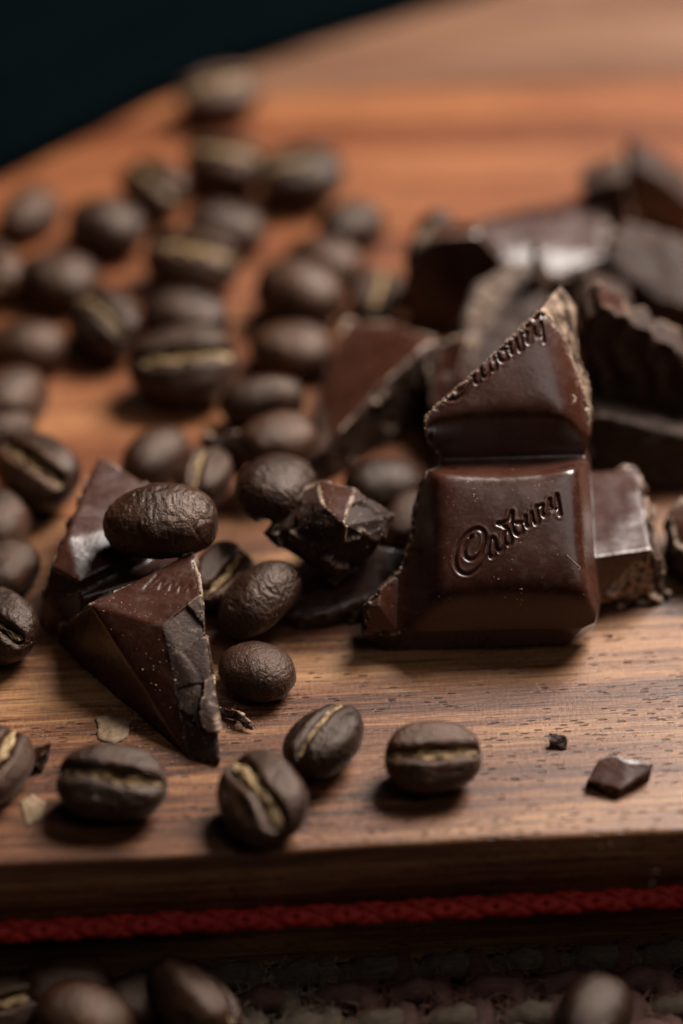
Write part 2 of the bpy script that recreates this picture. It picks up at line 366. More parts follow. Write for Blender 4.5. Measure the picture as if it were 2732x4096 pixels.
                (33.0, 14.0, 12.0), (14.0, 13.0, 10.0)]],
     'id': 'under',  # part behind the lettered piece is added, unseen, to prop it and block light
     'label': 'black chocolate chunk in deep shadow under the jagged chunk, with an added light-blocking part behind the lettered piece',
     'mould': [],
     'name': 'chocolate_chunk',
     'rimk': 0.45,
     'rough': 0.55,
     'seed': 32,
     'vox': 0.3},
    {'hulls': [[(10.66, 47.0, 9.43), (11.43, 47.0, 11.67), (13.37, 47.0, 13.52), (15.87, 47.0, 12.78), (17.47, 47.0, 0.68), (11.14, 47.0, 0.68),
                (10.66, 52.0, 9.43), (11.43, 52.0, 11.67), (13.37, 52.0, 13.52), (15.87, 52.0, 12.78), (17.47, 52.0, 0.68), (11.14, 52.0, 0.68)]],
     'id': 'behindblock',
     'label': 'black chocolate lump behind the reddish block, left of the glossy square',
     'mould': [],
     'name': 'chocolate_lump',
     'seed': 33,
     'vox': 0.35},
    {'hulls': [[(12.93, 20.19, 12.5), (16.14, 20.8, 13.5), (17.61, 20.19, 12.5), (17.2, 14.18, 9.0), (13.7, 12.02, 7.0), (11.69, 13.27, 7.5), (12.93, 20.19, 0.0),
                (16.14, 20.8, 0.0), (17.61, 20.19, 0.0), (17.2, 14.18, 0.0), (13.7, 12.02, 0.0), (11.69, 13.27, 0.0)]],
     'id': 'tilt',
     'label': 'grey tilted chocolate shard between the reddish slab and the brownish lump',
     'mould': [((-0.2, -0.9, 0.4), 0.8)],
     'name': 'chocolate_shard',
     'rimk': 0.45,
     'rough': 0.55,
     'seed': 34,
     'vox': 0.25},
]
CRUMB_LINES = [((-31.72, -29.45, 0.0), (-14.54, -46.17, -0.0), 0.4, 300, 0.08), ((-31.54, -31.76, 0.0), (-18.11, -46.53, 0.0), 1.4, 140, 0.05),
 ((-14.44, -34.8, 0.0), (-10.05, -41.48, 0.0), 0.8, 60, 0.05), ((24.33, -38.54, 0.0), (36.9, -43.66, 0.0), 1.6, 50, 0.055),
 ((-43.54, -38.54, 0.0), (-34.35, -42.21, -0.0), 1.5, 60, 0.05), ((-30.78, -34.8, 0.0), (-4.27, -49.35, -0.0), 5, 240, 0.035),
 ((0.84, -34.8, 0.0), (36.05, -52.83, -0.0), 7, 240, 0.03)]
CLOTH_EDGE = [(-77.3, 56.71, 4.0), (-64.68, 68.4, 4.0), (-52.69, 79.77, 4.0), (-40.2, 92.2, 4.0), (-27.09, 105.38, 4.0), (-13.23, 115.78, 4.0),
 (1.17, 124.95, 4.0), (10.04, 130.18, 4.0), (27.52, 140.93, 4.0), (47.35, 153.74, 4.0)]
SKIN_FLAKE = [(-29.51, -38.75, 0.35), (-28.43, -37.71, 0.5), (-26.55, -38.41, 0.6), (-25.2, -39.15, 0.6), (-25.45, -41.88, 0.4), (-26.78, -42.95, 0.3),
 (-29.06, -42.07, 0.3), (-29.03, -40.27, 0.4)]
SKIN_FLAKE_B = [(-37.23, -52.29, 0.3), (-35.82, -51.18, 0.3), (-34.19, -52.38, 0.4), (-34.31, -55.17, 0.3), (-36.13, -56.09, 0.2)]
WEDGE_WORD = [(-23.85, -27.86, 11.8), (-17.14, -29.5, 11.8)]

# ------------------------------------------------------------------ noise (numpy)
_rng = np.random.RandomState(7)
_PERM = np.concatenate([_rng.permutation(256)] * 3).astype(np.int64)
_GRAD = _rng.normal(size=(256, 3))
_GRAD /= np.linalg.norm(_GRAD, axis=1)[:, None]


def noise3(p):
    p = np.asarray(p, float)
    i = np.floor(p).astype(np.int64)
    f = p - i
    i &= 255
    w = f * f * f * (f * (f * 6 - 15) + 10)
    out = np.zeros(len(p))
    for dx in (0, 1):
        for dy in (0, 1):
            for dz in (0, 1):
                h = _PERM[_PERM[_PERM[i[:, 0] + dx] + i[:, 1] + dy] + i[:, 2] + dz]
                g = _GRAD[h]
                d = g[:, 0] * (f[:, 0] - dx) + g[:, 1] * (f[:, 1] - dy) + g[:, 2] * (f[:, 2] - dz)
                k = (w[:, 0] if dx else 1 - w[:, 0]) * (w[:, 1] if dy else 1 - w[:, 1]) * (w[:, 2] if dz else 1 - w[:, 2])
                out += k * d
    return out * 1.5


def fbm(p, octaves=4, gain=0.5):
    p = np.asarray(p, float)
    a, s, o = 1.0, 1.0, np.zeros(len(p))
    for k in range(octaves):
        o += a * noise3(p * s + 17.3 * k)
        a *= gain
        s *= 2.03
    return o


def ridged(p, octaves=3, gain=0.5):
    p = np.asarray(p, float)
    a, s, o = 1.0, 1.0, np.zeros(len(p))
    for k in range(octaves):
        o += a * (1 - 2 * np.abs(noise3(p * s + 31.7 * k)))
        a *= gain
        s *= 2.1
    return o


def sstep(a, b, x):
    t = np.clip((x - a) / (b - a), 0, 1)
    return t * t * (3 - 2 * t)


# ------------------------------------------------------------------ object helpers
def make_mesh(name, verts, faces, mats=(), attrs=None, smooth=True, normals=None):
    me = bpy.data.meshes.new(name)
    me.from_pydata((np.asarray(verts, float) * MM).tolist(), [], faces if isinstance(faces, list) else faces.tolist())
    for m in mats:
        me.materials.append(m)
    for k, v in (attrs or {}).items():
        a = me.attributes.new(k, 'FLOAT', 'POINT')
        a.data.foreach_set('value', np.asarray(v, np.float32))
    if smooth:
        me.polygons.foreach_set('use_smooth', [True] * len(me.polygons))
    me.update()
    if normals is not None:
        me.normals_split_custom_set_from_vertices(np.asarray(normals, float).tolist())
    return me


def link(name, data, parent=None, loc=None):
    o = bpy.data.objects.new(name, data)
    COL.objects.link(o)
    if parent:
        o.parent = parent
    if loc is not None:
        o.location = [c * MM for c in loc]
    return o


def tag(o, label=None, category=None, group=None, kind=None):
    if label:
        o["label"] = label
    if category:
        o["category"] = category
    if group:
        o["group"] = group
    if kind:
        o["kind"] = kind
    return o


def resample(poly, step, closed=True):
    P = np.asarray(poly, float)
    if closed:
        P = np.vstack([P, P[:1]])
    out = []
    for a, b in zip(P[:-1], P[1:]):
        n = max(1, int(math.ceil(np.linalg.norm((b - a)[:2]) / step)))
        for k in range(n):
            out.append(a + (b - a) * k / n)
    if not closed:
        out.append(P[-1])
    return np.array(out)


def smooth_curve(pts, per=8):
    P = np.asarray(pts, float)
    P = np.vstack([2 * P[0] - P[1], P, 2 * P[-1] - P[-2]])
    out = []
    for i in range(1, len(P) - 2):
        a, b, c, d = P[i - 1:i + 3]
        for k in range(per):
            t = k / per
            out.append(0.5 * (2 * b + (c - a) * t + (2 * a - 5 * b + 4 * c - d) * t * t + (3 * b - a - 3 * c + d) * t ** 3))
    out.append(P[-2])
    return np.array(out)


def tube(path, radius, sides=6, closed_ends=True):
    P = np.asarray(path, float)
    T = np.gradient(P, axis=0)
    T /= np.linalg.norm(T, axis=1)[:, None] + 1e-12
    ref = np.array([0.13, 0.21, 1.0])
    A = np.cross(T, ref)
    A /= np.linalg.norm(A, axis=1)[:, None] + 1e-12
    B = np.cross(T, A)
    th = np.arange(sides) * 2 * np.pi / sides
    r = np.asarray(radius, float) * np.ones(len(P))
    V = P[:, None, :] + r[:, None, None] * (np.cos(th)[None, :, None] * A[:, None, :] + np.sin(th)[None, :, None] * B[:, None, :])
    V = V.reshape(-1, 3)
    Fc = []
    for i in range(len(P) - 1):
        for j in range(sides):
            k = (j + 1) % sides
            Fc.append((i * sides + j, i * sides + k, (i + 1) * sides + k, (i + 1) * sides + j))
    if closed_ends:
        Fc.append(tuple(range(sides - 1, -1, -1)))
        Fc.append(tuple(range((len(P) - 1) * sides, len(P) * sides)))
    return V, Fc


# ------------------------------------------------------------------ materials
class NT:
    def __init__(self, name):
        self.m = bpy.data.materials.new(name)
        self.m.use_nodes = True
        self.t = self.m.node_tree
        self.b = self.t.nodes["Principled BSDF"]
        self.tc = self.t.nodes.new("ShaderNodeTexCoord")

    def n(self, kind, **kw):
        nd = self.t.nodes.new(kind)
        for k, v in kw.items():
            if hasattr(nd, k):
                setattr(nd, k, v)
            else:
                nd.inputs[k].default_value = v
        return nd

    def l(self, a, b):
        self.t.links.new(a, b)

    def coords(self, sx, sy, sz, rot=(0, 0, 0), loc=(0, 0, 0)):
        mp = self.n("ShaderNodeMapping")
        mp.inputs["Scale"].default_value = (sx * 1000, sy * 1000, sz * 1000)
        mp.inputs["Rotation"].default_value = rot
        mp.inputs["Location"].default_value = loc
        self.l(self.tc.outputs["Object"], mp.inputs[0])
        return mp.outputs[0]

    def noise(self, co, scale=1.0, detail=4.0, rough=0.5, dist=0.0):
        nd = self.n("ShaderNodeTexNoise")
        nd.inputs["Scale"].default_value = scale
        nd.inputs["Detail"].default_value = detail
        nd.inputs["Roughness"].default_value = rough
        nd.inputs["Distortion"].default_value = dist
        self.l(co, nd.inputs["Vector"])
        return nd.outputs["Fac"]

    def ramp(self, fac, stops):
        nd = self.n("ShaderNodeValToRGB")
        el = nd.color_ramp.elements
        while len(el) < len(stops):
            el.new(0.5)
        for e, (p, c) in zip(el, stops):
            e.position = p
            e.color = (c, c, c, 1) if not hasattr(c, '__len__') else (*c, 1)
        self.l(fac, nd.inputs[0])
        return nd.outputs[0]

    def mix(self, fac, a, b, mode='MIX'):
        nd = self.n("ShaderNodeMix", data_type='RGBA', blend_type=mode)
        for sock, val in ((nd.inputs[0], fac), (nd.inputs[6], a), (nd.inputs[7], b)):
            if hasattr(val, 'is_linked') or isinstance(val, bpy.types.NodeSocket):
                self.l(val, sock)
            elif hasattr(val, '__len__'):
                sock.default_value = (*val, 1)
            else:
                sock.default_value = val
        return nd.outputs[2]

    def math(self, op, a, b=0.0, c=None):
        nd = self.n("ShaderNodeMath", operation=op)
        for i, val in enumerate((a, b) if c is None else (a, b, c)):
            if isinstance(val, bpy.types.NodeSocket):
                self.l(val, nd.inputs[i])
            else:
                nd.inputs[i].default_value = val
        return nd.outputs[0]

    def attr(self, name):
        return self.n("ShaderNodeAttribute", attribute_name=name).outputs["Fac"]

    def bump(self, height, dist_mm, strength=1.0, prev=None):
        nd = self.n("ShaderNodeBump")
        nd.inputs["Strength"].default_value = strength
        nd.inputs["Distance"].default_value = dist_mm * MM
        self.l(height, nd.inputs["Height"])
        if prev:
            self.l(prev, nd.inputs["Normal"])
        return nd.outputs[0]

    def set(self, name, val):
        s = self.b.inputs[name]
        if isinstance(val, bpy.types.NodeSocket):
            self.l(val, s)
        elif hasattr(val, '__len__') and len(val) == 3 and s.type == 'RGBA':
            s.default_value = (*val, 1)
        else:
            s.default_value = val


def wood_material(name, dark, mid, light, off, rough=0.42, pores=1.0):
    M = NT(name)
    big = M.noise(M.coords(0.010, 0.085, 0.16, loc=off), 1.0, 3, 0.55, 0.8)
    streak = M.noise(M.coords(0.026, 0.95, 1.1, loc=off), 1.0, 7, 0.66, 0.6)
    fib = M.noise(M.coords(0.22, 4.2, 4.2, loc=off), 1.0, 4, 0.65, 0.2)
    cross = M.noise(M.coords(2.6, 0.9, 0.9, loc=off), 1.0, 3, 0.6)
    g = M.math('ADD', M.math('MULTIPLY', big, 0.66), M.math('MULTIPLY', streak, 0.60))
    g = M.math('ADD', g, M.math('MULTIPLY', M.math('SUBTRACT', fib, 0.5), 0.34))
    g = M.math('ADD', g, M.math('MULTIPLY', M.math('SUBTRACT', cross, 0.5), 0.20))
    base = M.ramp(g, [(0.42, dark), (0.60, mid), (0.82, light)])
    # open pores: short dark dashes along the grain, in bands
    vo = M.n("ShaderNodeTexVoronoi", feature='F1')
    vo.inputs["Scale"].default_value = 1.0
    M.l(M.coords(0.42, 1.9, 1.9, loc=off), vo.inputs["Vector"])
    pore = M.ramp(vo.outputs["Distance"], [(0.16, 1.0), (0.30, 0.0)])
    band = M.ramp(M.noise(M.coords(0.03, 0.28, 0.3, loc=(off[0] + 5, 3, 1)), 1.0, 3, 0.6), [(0.42, 0.0), (0.55, 1.0)])
    pore = M.math('MULTIPLY', M.math('MULTIPLY', pore, band), pores)
    line = M.ramp(M.noise(M.coords(0.035, 1.6, 1.6, loc=(off[0], 9, 4)), 1.0, 5, 0.6, 0.3), [(0.56, 0.0), (0.68, 1.0)])
    col = M.mix(M.math('MULTIPLY', line, 0.75), base, tuple(c * 0.32 for c in dark))
    col = M.mix(M.math('MULTIPLY', pore, 0.9), col, (0.012, 0.006, 0.004))
    M.set("Base Color", col)
    M.set("Roughness", M.math('ADD', rough, M.math('MULTIPLY', M.math('SUBTRACT', fib, 0.5), 0.35)))
    M.set("Specular IOR Level", 0.45)
    h = M.math('SUBTRACT', M.math('MULTIPLY', fib, 0.5), M.math('MULTIPLY', pore, 0.9))
    h = M.math('ADD', h, M.math('MULTIPLY', cross, 0.22))
    M.set("Normal", M.bump(h, 0.10, 0.9))
    return M.m


def chocolate_moulded():
    M = NT("chocolate_moulded")
    n1 = M.noise(M.coords(0.16, 0.16, 0.16), 1.0, 5, 0.6)
    n2 = M.noise(M.coords(6, 6, 6), 1.0, 2, 0.5)
    scuff = M.ramp(M.noise(M.coords(0.55, 0.9, 0.7, rot=(0.3, 0.2, 0.7)), 1.0, 6, 0.72, 0.6), [(0.50, 0.0), (0.74, 1.0)])
    dust = M.ramp(M.noise(M.coords(3.6, 3.6, 3.6), 1.0, 2, 0.4), [(0.66, 0.0), (0.72, 1.0)])
    dmask = M.ramp(n1, [(0.42, 0.0), (0.62, 1.0)])
    dust = M.math('MULTIPLY', dust, dmask)
    rim = M.attr("rim")
    col = M.ramp(n1, [(0.3, (0.032, 0.0090, 0.0046)), (0.7, (0.053, 0.0162, 0.0088))])
    col = M.mix(M.math('MULTIPLY', scuff, 0.34), col, (0.11, 0.062, 0.047))
    col = M.mix(M.math('MULTIPLY', dust, 0.45), col, (0.20, 0.125, 0.09))
    col = M.mix(rim, col, (0.30, 0.20, 0.145))
    M.set("Base Color", col)
    r = M.math('ADD', 0.20, M.math('MULTIPLY', n1, 0.16))
    r = M.math('ADD', r, M.math('MULTIPLY', scuff, 0.12))
    r = M.math('ADD', r, M.math('MULTIPLY', rim, 0.3))
    M.set("Roughness", r)
    M.set("Specular IOR Level", 0.65)
    M.set("Subsurface Weight", 0.30)
    M.set("Subsurface Radius", (1.0, 0.32, 0.16))
    M.set("Subsurface Scale", 0.0012)
    h = M.math('ADD', M.math('MULTIPLY', n2, 0.25), M.math('MULTIPLY', dust, 0.8))
    M.set("Normal", M.bump(h, 0.03, 0.55))
    return M.m


def chocolate_broken():
    M = NT("chocolate_broken")
    n1 = M.noise(M.coords(0.35, 0.35, 0.35), 1.0, 6, 0.65)
    n2 = M.noise(M.coords(2.4, 2.4, 2.4), 1.0, 5, 0.7)
    speck = M.ramp(M.noise(M.coords(3.1, 3.1, 3.1), 1.0, 3, 0.5), [(0.62, 0.0), (0.70, 1.0)])
    rim = M.attr("rim")
    col = M.ramp(n1, [(0.32, (0.015, 0.0058, 0.0034)), (0.68, (0.044, 0.0190, 0.0112))])
    col = M.mix(M.math('MULTIPLY', speck, 0.3), col, (0.20, 0.125, 0.085))
    col = M.mix(M.math('MULTIPLY', rim, 0.85), col, (0.42, 0.295, 0.205))
    M.set("Base Color", col)
    M.set("Roughness", M.math('ADD', 0.46, M.math('MULTIPLY', n2, 0.3)))
    M.set("Specular IOR Level", 0.3)
    M.set("Subsurface Weight", 0.15)
    M.set("Subsurface Radius", (1.0, 0.32, 0.16))
    M.set("Subsurface Scale", 0.001)
    h = M.math('ADD', M.math('MULTIPLY', n2, 0.9), M.math('MULTIPLY', speck, 0.35))
    M.set("Normal", M.bump(h, 0.16, 0.8))
    return M.m


def bean_material(name, c0, c1, rough):
    M = NT(name)
    inf = M.n("ShaderNodeObjectInfo")
    cmb = M.n("ShaderNodeVectorMath", operation='ADD')
    M.l(M.coords(1, 1, 1), cmb.inputs[0])
    rnd = M.n("ShaderNodeVectorMath", operation='SCALE')
    rnd.inputs[0].default_value = (37.0, 21.0, 53.0)
    M.l(inf.outputs["Random"], rnd.inputs["Scale"])
    M.l(rnd.outputs[0], cmb.inputs[1])
    co = cmb.outputs[0]
    n1 = M.noise(co, 0.30, 5, 0.6)
    n2 = M.noise(co, 1.7, 5, 0.65)
    n3 = M.noise(co, 5.0, 3, 0.6)
    g = M.math('ADD', M.math('MULTIPLY', n1, 0.65), M.math('MULTIPLY', n2, 0.4))
    col = M.ramp(g, [(0.36, c0), (0.66, c1)])
    fleck = M.ramp(n3, [(0.66, 0.0), (0.74, 1.0)])
    col = M.mix(M.math('MULTIPLY', fleck, 0.25), col, (0.16, 0.115, 0.08))
    hsv = M.n("ShaderNodeHueSaturation")
    M.l(M.math('ADD', 0.55, M.math('MULTIPLY', inf.outputs["Random"], 1.0)), hsv.inputs["Value"])
    M.l(col, hsv.inputs["Color"])
    M.set("Base Color", hsv.outputs[0])
    M.set("Roughness", M.math('ADD', rough, M.math('MULTIPLY', M.math('SUBTRACT', n2, 0.5), 0.25)))
    M.set("Specular IOR Level", 0.55)
    M.set("Specular Tint", (1.0, 0.82, 0.71))
    h = M.math('ADD', M.math('MULTIPLY', n2, 0.7), M.math('MULTIPLY', n3, 0.35))
    M.set("Normal", M.bump(h, 0.36, 0.75))
    return M.m


def chaff_material():
    M = NT("seam_chaff")
    n = M.noise(M.coords(0.8, 2.5, 2.5), 1.0, 5, 0.65)
    M.set("Base Color", M.ramp(n, [(0.36, (0.08, 0.042, 0.016)), (0.52, (0.29, 0.180, 0.075)), (0.68, (0.54, 0.40, 0.22))]))
    M.set("Roughness", 0.7)
    M.set("Normal", M.bump(n, 0.12, 0.8))
    return M.m


def plain_material(name, stops, scale, rough, bump_mm=0.0, spec=0.4):
    M = NT(name)
    n = M.noise(M.coords(*scale), 1.0, 5, 0.6)
    M.set("Base Color", M.ramp(n, stops))
    M.set("Roughness", rough)
    M.set("Specular IOR Level", spec)
    if bump_mm:
        M.set("Normal", M.bump(n, bump_mm, 0.8))
    return M.m


MOULD = chocolate_moulded()
BROKEN = chocolate_broken()
BEAN = bean_material("roasted_bean", (0.0090, 0.0040, 0.0022), (0.050, 0.0200, 0.0100), 0.36)
CHAFF = chaff_material()

# ------------------------------------------------------------------ the wooden board
BA = math.radians(BOARD_ANGLE)
BX = np.array([math.cos(BA), math.sin(BA), 0.0])
BY = np.array([-math.sin(BA), math.cos(BA), 0.0])
BOARD_T = 20.0
board = link("serving_board", None, loc=(BOARD_EDGE[0], BOARD_EDGE[1], -BOARD_T))
board.rotation_euler = (0, 0, BA)
tag(board, "warm brown wooden serving board carrying all the beans and chocolate", "board")

STAVES = [(0.0, 60.0), (60.0, 118.0), (118.0, 166.0), (166.0, 226.0)]
TINTS = [((0.014, 0.0040, 0.0016), (0.115, 0.0410, 0.0160), (0.33, 0.165, 0.072)),
         ((0.045, 0.011, 0.004), (0.170, 0.054, 0.019), (0.32, 0.135, 0.055)),
         ((0.045, 0.010, 0.0035), (0.165, 0.048, 0.016), (0.30, 0.118, 0.046)),
         ((0.060, 0.025, 0.013), (0.150, 0.070, 0.039), (0.24, 0.130, 0.080))]


def rounded_slab(x0, x1, y0, y1, z0, z1, front_round):
    """box with its top front edge rounded over, finely divided along the profile"""
    prof = [(y0, z0)]
    r = front_round
    if r > 0:
        for k in range(7):
            a = math.pi - k / 6 * math.pi / 2
            prof.append((y0 + r + r * math.cos(a), z1 - r + r * math.sin(a)))
    else:
        prof += [(y0, z1 - 0.15), (y0 + 0.12, z1)]
    prof += [(y1 - 0.12, z1), (y1, z1 - 0.15), (y1, z0)]
    nx = 60
    xs = np.linspace(x0, x1, nx)
    V, Fc = [], []
    for x in xs:
        for (y, z) in prof:
            w = 0.0
            if r > 0 and z > z0 + 1:
                w = 0.18 * math.sin(x * 0.11) + 0.09 * math.sin(x * 0.41 + 1)
                w *= (1 if y < y0 + 1.5 * r else 0)
            V.append((x, y + w, z))
    n = len(prof)
    for i in range(nx - 1):
        for j in range(n):
            k = (j + 1) % n
            Fc.append((i * n + j, (i + 1) * n + j, (i + 1) * n + k, i * n + k))
    Fc.append(tuple(range(n)))
    Fc.append(tuple(range(nx * n - 1, (nx - 1) * n - 1, -1)))
    return V, Fc


for k, ((y0, y1), (d, m_, l_)) in enumerate(zip(STAVES, TINTS)):
    wm = wood_material("board_wood", d, m_, l_, (3.1 * k + 1.7, 7.7 * k, 2.3 * k), rough=0.40, pores=1.0 if k == 0 else 0.6)
    V, Fc = rounded_slab(-150, 150, y0 + (0.0 if k == 0 else 0.05), y1 - 0.05, 0.0, BOARD_T, 0.7 if k == 0 else 0.0)
    me = make_mesh("stave", V, Fc, [wm], smooth=False)
    link("stave", me, board)

# ------------------------------------------------------------------ table and mat below the board
table_mat = plain_material("dark_table", [(0.3, (0.008, 0.006, 0.005)), (0.7, (0.02, 0.014, 0.011))], (0.02, 0.3, 0.3), 0.5)
V = [(-700, -700, -24), (700, -700, -24), (700, 700, -24), (-700, 700, -24)]
tag(link("table_top", make_mesh("table_top", V, [(0, 1, 2, 3)], [table_mat])), kind="structure")

MAT_Z = -BOARD_T
mat_root = link("woven_mat", None, loc=(0, -95, -24))
mat_root.rotation_euler = (0, 0, BA)
tag(mat_root, "coarse woven jute mat with tan and red yarns under the board", "mat")
yarn_tan = plain_material("jute_tan", [(0.3, (0.020, 0.013, 0.008)), (0.7, (0.085, 0.058, 0.035))], (0.5, 3, 3), 0.85, 0.3)
fibre_tan = plain_material("jute_fibre_tan", [(0.3, (0.11, 0.08, 0.05)), (0.7, (0.33, 0.25, 0.165))], (0.5, 1, 1), 0.8)
fibre_red = plain_material("jute_fibre_red", [(0.3, (0.07, 0.025, 0.017)), (0.7, (0.20, 0.085, 0.06))], (0.5, 1, 1), 0.8)
yarn_red = plain_material("jute_red", [(0.3, (0.020, 0.007, 0.005)), (0.7, (0.070, 0.024, 0.017))], (0.5, 3, 3), 0.85, 0.3)
rnd = random.Random(4)
NY, PITCH_Y = 16, 4.0
xs = np.arange(-95, 95.1, 1.0)


def yarn_path(parity):
    return np.stack([xs, 0.25 * np.sin(xs * 0.7 + parity), 3.6 + 0.9 * np.sin(xs * math.pi / 4.4 + parity * math.pi)], 1)


weft = []
for parity in (0, 1):
    V, Fc = tube(yarn_path(parity), 1.75 + 0.25 * np.sin(xs * 2.4 + parity), 8)
    weft.append(make_mesh("yarn", V, Fc, [yarn_tan if parity else yarn_red]))
for j in range(NY):
    link("yarn", weft[j % 2], mat_root, loc=(0, -26 + j * PITCH_Y, 0))
ys = np.arange(-30, 38.1, 1.0)
warp = []
for parity in (0, 1):
    path = np.stack([0.2 * np.sin(ys), ys, 3.4 - 0.9 * np.sin(ys * math.pi / PITCH_Y + parity * math.pi)], 1)
    V, Fc = tube(path, 1.6, 7)
    warp.append([make_mesh("yarn", V, Fc, [m_]) for m_ in (yarn_tan, yarn_red)])
for i, x in enumerate(np.arange(-92, 92.1, 4.4)):
    red = 1 if (x > 4 or rnd.random() < 0.15) else 0
    link("yarn", warp[i % 2][red], mat_root, loc=(x, 0, 0))
# loose fibres of the jute, far too many to count
FV, FF, FM = [], [], []
for k in range(9000):
    x, y = rnd.uniform(-75, 75), rnd.uniform(-20, 36)
    a, lg = rnd.uniform(0, 2 * math.pi), rnd.uniform(1.2, 4.2)
    h0 = rnd.uniform(3.6, 5.0)
    b = rnd.uniform(-0.5, 0.5)
    rise = rnd.uniform(0.05, 0.9)
    path = []
    for s in np.linspace(0, 1, 6):
        path.append((x + lg * s * math.cos(a + b * s * 2), y + lg * s * math.sin(a + b * s * 2), h0 + rise * math.sin(s * 2.6)))
    V, Fc = tube(path, np.linspace(0.09, 0.03, 6), 3, False)
    o = len(FV)
    FV.extend(V.tolist())
    FF.extend([tuple(q + o for q in f) for f in Fc])
    FM.extend([1 if (x > 2) else 0] * len(Fc))
me = make_mesh("fibres", FV, FF, [fibre_tan, fibre_red])
me.polygons.foreach_set('material_index', FM)
tag(link("fibres", me, mat_root), kind="stuff")

# ------------------------------------------------------------------ red braided cord along the board's front
cord_mat = plain_material("red_cord", [(0.3, (0.28, 0.013, 0.010)), (0.7, (0.48, 0.028, 0.019))], (3, 8, 8), 0.62, 0.06, 0.3)
CORD_R = 1.28
cord = link("braided_cord", None, loc=tuple(np.array(BOARD_EDGE) + BY * (-CORD_R - 0.05) + np.array([0, 0, -9.9])))
cord.rotation_euler = (0, 0, BA)
tag(cord, "red braided cord running along the front side of the board", "cord")
NS, LAY = 4, 11.6
sx = np.arange(-120, 120.01, 0.28)
for direction in (1, -1):
    for s in range(NS):
        ph = direction * (2 * math.pi * sx / LAY) + 2 * math.pi * s / NS
        # over and under: one crossing with each opposite strand, alternating
        r = 0.86 + 0.22 * direction * np.sin(NS * 2 * math.pi * sx / LAY + (0 if s % 2 else math.pi))
        path = np.stack([sx, r * np.cos(ph), r * np.sin(ph)], 1)
        V, Fc = tube(path, 0.66, 6)
        # flatten the strand against the cord
        c = np.repeat(path, 6, axis=0)
        rad = c.copy()
        rad[:, 0] = 0
        rad /= np.linalg.norm(rad, axis=1)[:, None]
        d = V - c
        V = c + d - rad * ((d * rad).sum(1))[:, None] * 0.5
        link("strand", make_mesh("strand", V, Fc, [cord_mat]), cord)

# ------------------------------------------------------------------ dark cloth at the far left
cloth_mat = plain_material("navy_cloth", [(0.3, (0.0008, 0.0018, 0.0024)), (0.7, (0.0018, 0.0036, 0.0045))], (0.9, 0.9, 0.9), 1.0, 0.2, 0.0)
edge = smooth_curve(np.array(CLOTH_EDGE)[:, :2], 8)
tg = np.gradient(edge, axis=0)
tg /= np.linalg.norm(tg, axis=1)[:, None]
nr = np.stack([-tg[:, 1], tg[:, 0]], 1)
prof = [(0.6, 0.15), (0.0, 0.9), (0.2, 2.6), (1.4, 3.9), (4, 4.6), (9, 4.5), (13, 3.9), (14.5, 4.6), (15.2, 6.0), (17, 6.9), (22, 7.3), (30, 7.2),
        (37, 6.4), (38.5, 7.4), (39.5, 9.0), (42, 9.8), (60, 10), (95, 10.2), (95, 0.2)]
V, Fc = [], []
for i in range(len(edge)):
    for j, (d, z) in enumerate(prof):
        q = edge[i] + nr[i] * d
        w = fbm(np.array([[q[0] * 0.05, q[1] * 0.05, 3.3]]), 3)[0]
        V.append((q[0], q[1], z + (0.7 * w if 1 < j < len(prof) - 1 else 0)))
n = len(prof)
for i in range(len(edge) - 1):
    for j in range(n):
        k = (j + 1) % n
        Fc.append((i * n + j, i * n + k, (i + 1) * n + k, (i + 1) * n + j))
Fc.append(tuple(range(n - 1, -1, -1)))
Fc.append(tuple(range((len(edge) - 1) * n, len(edge) * n)))
tag(link("folded_cloth", make_mesh("folded_cloth", V, Fc, [cloth_mat])),
    "dark navy folded cloth lying across the far left corner of the board", "cloth")

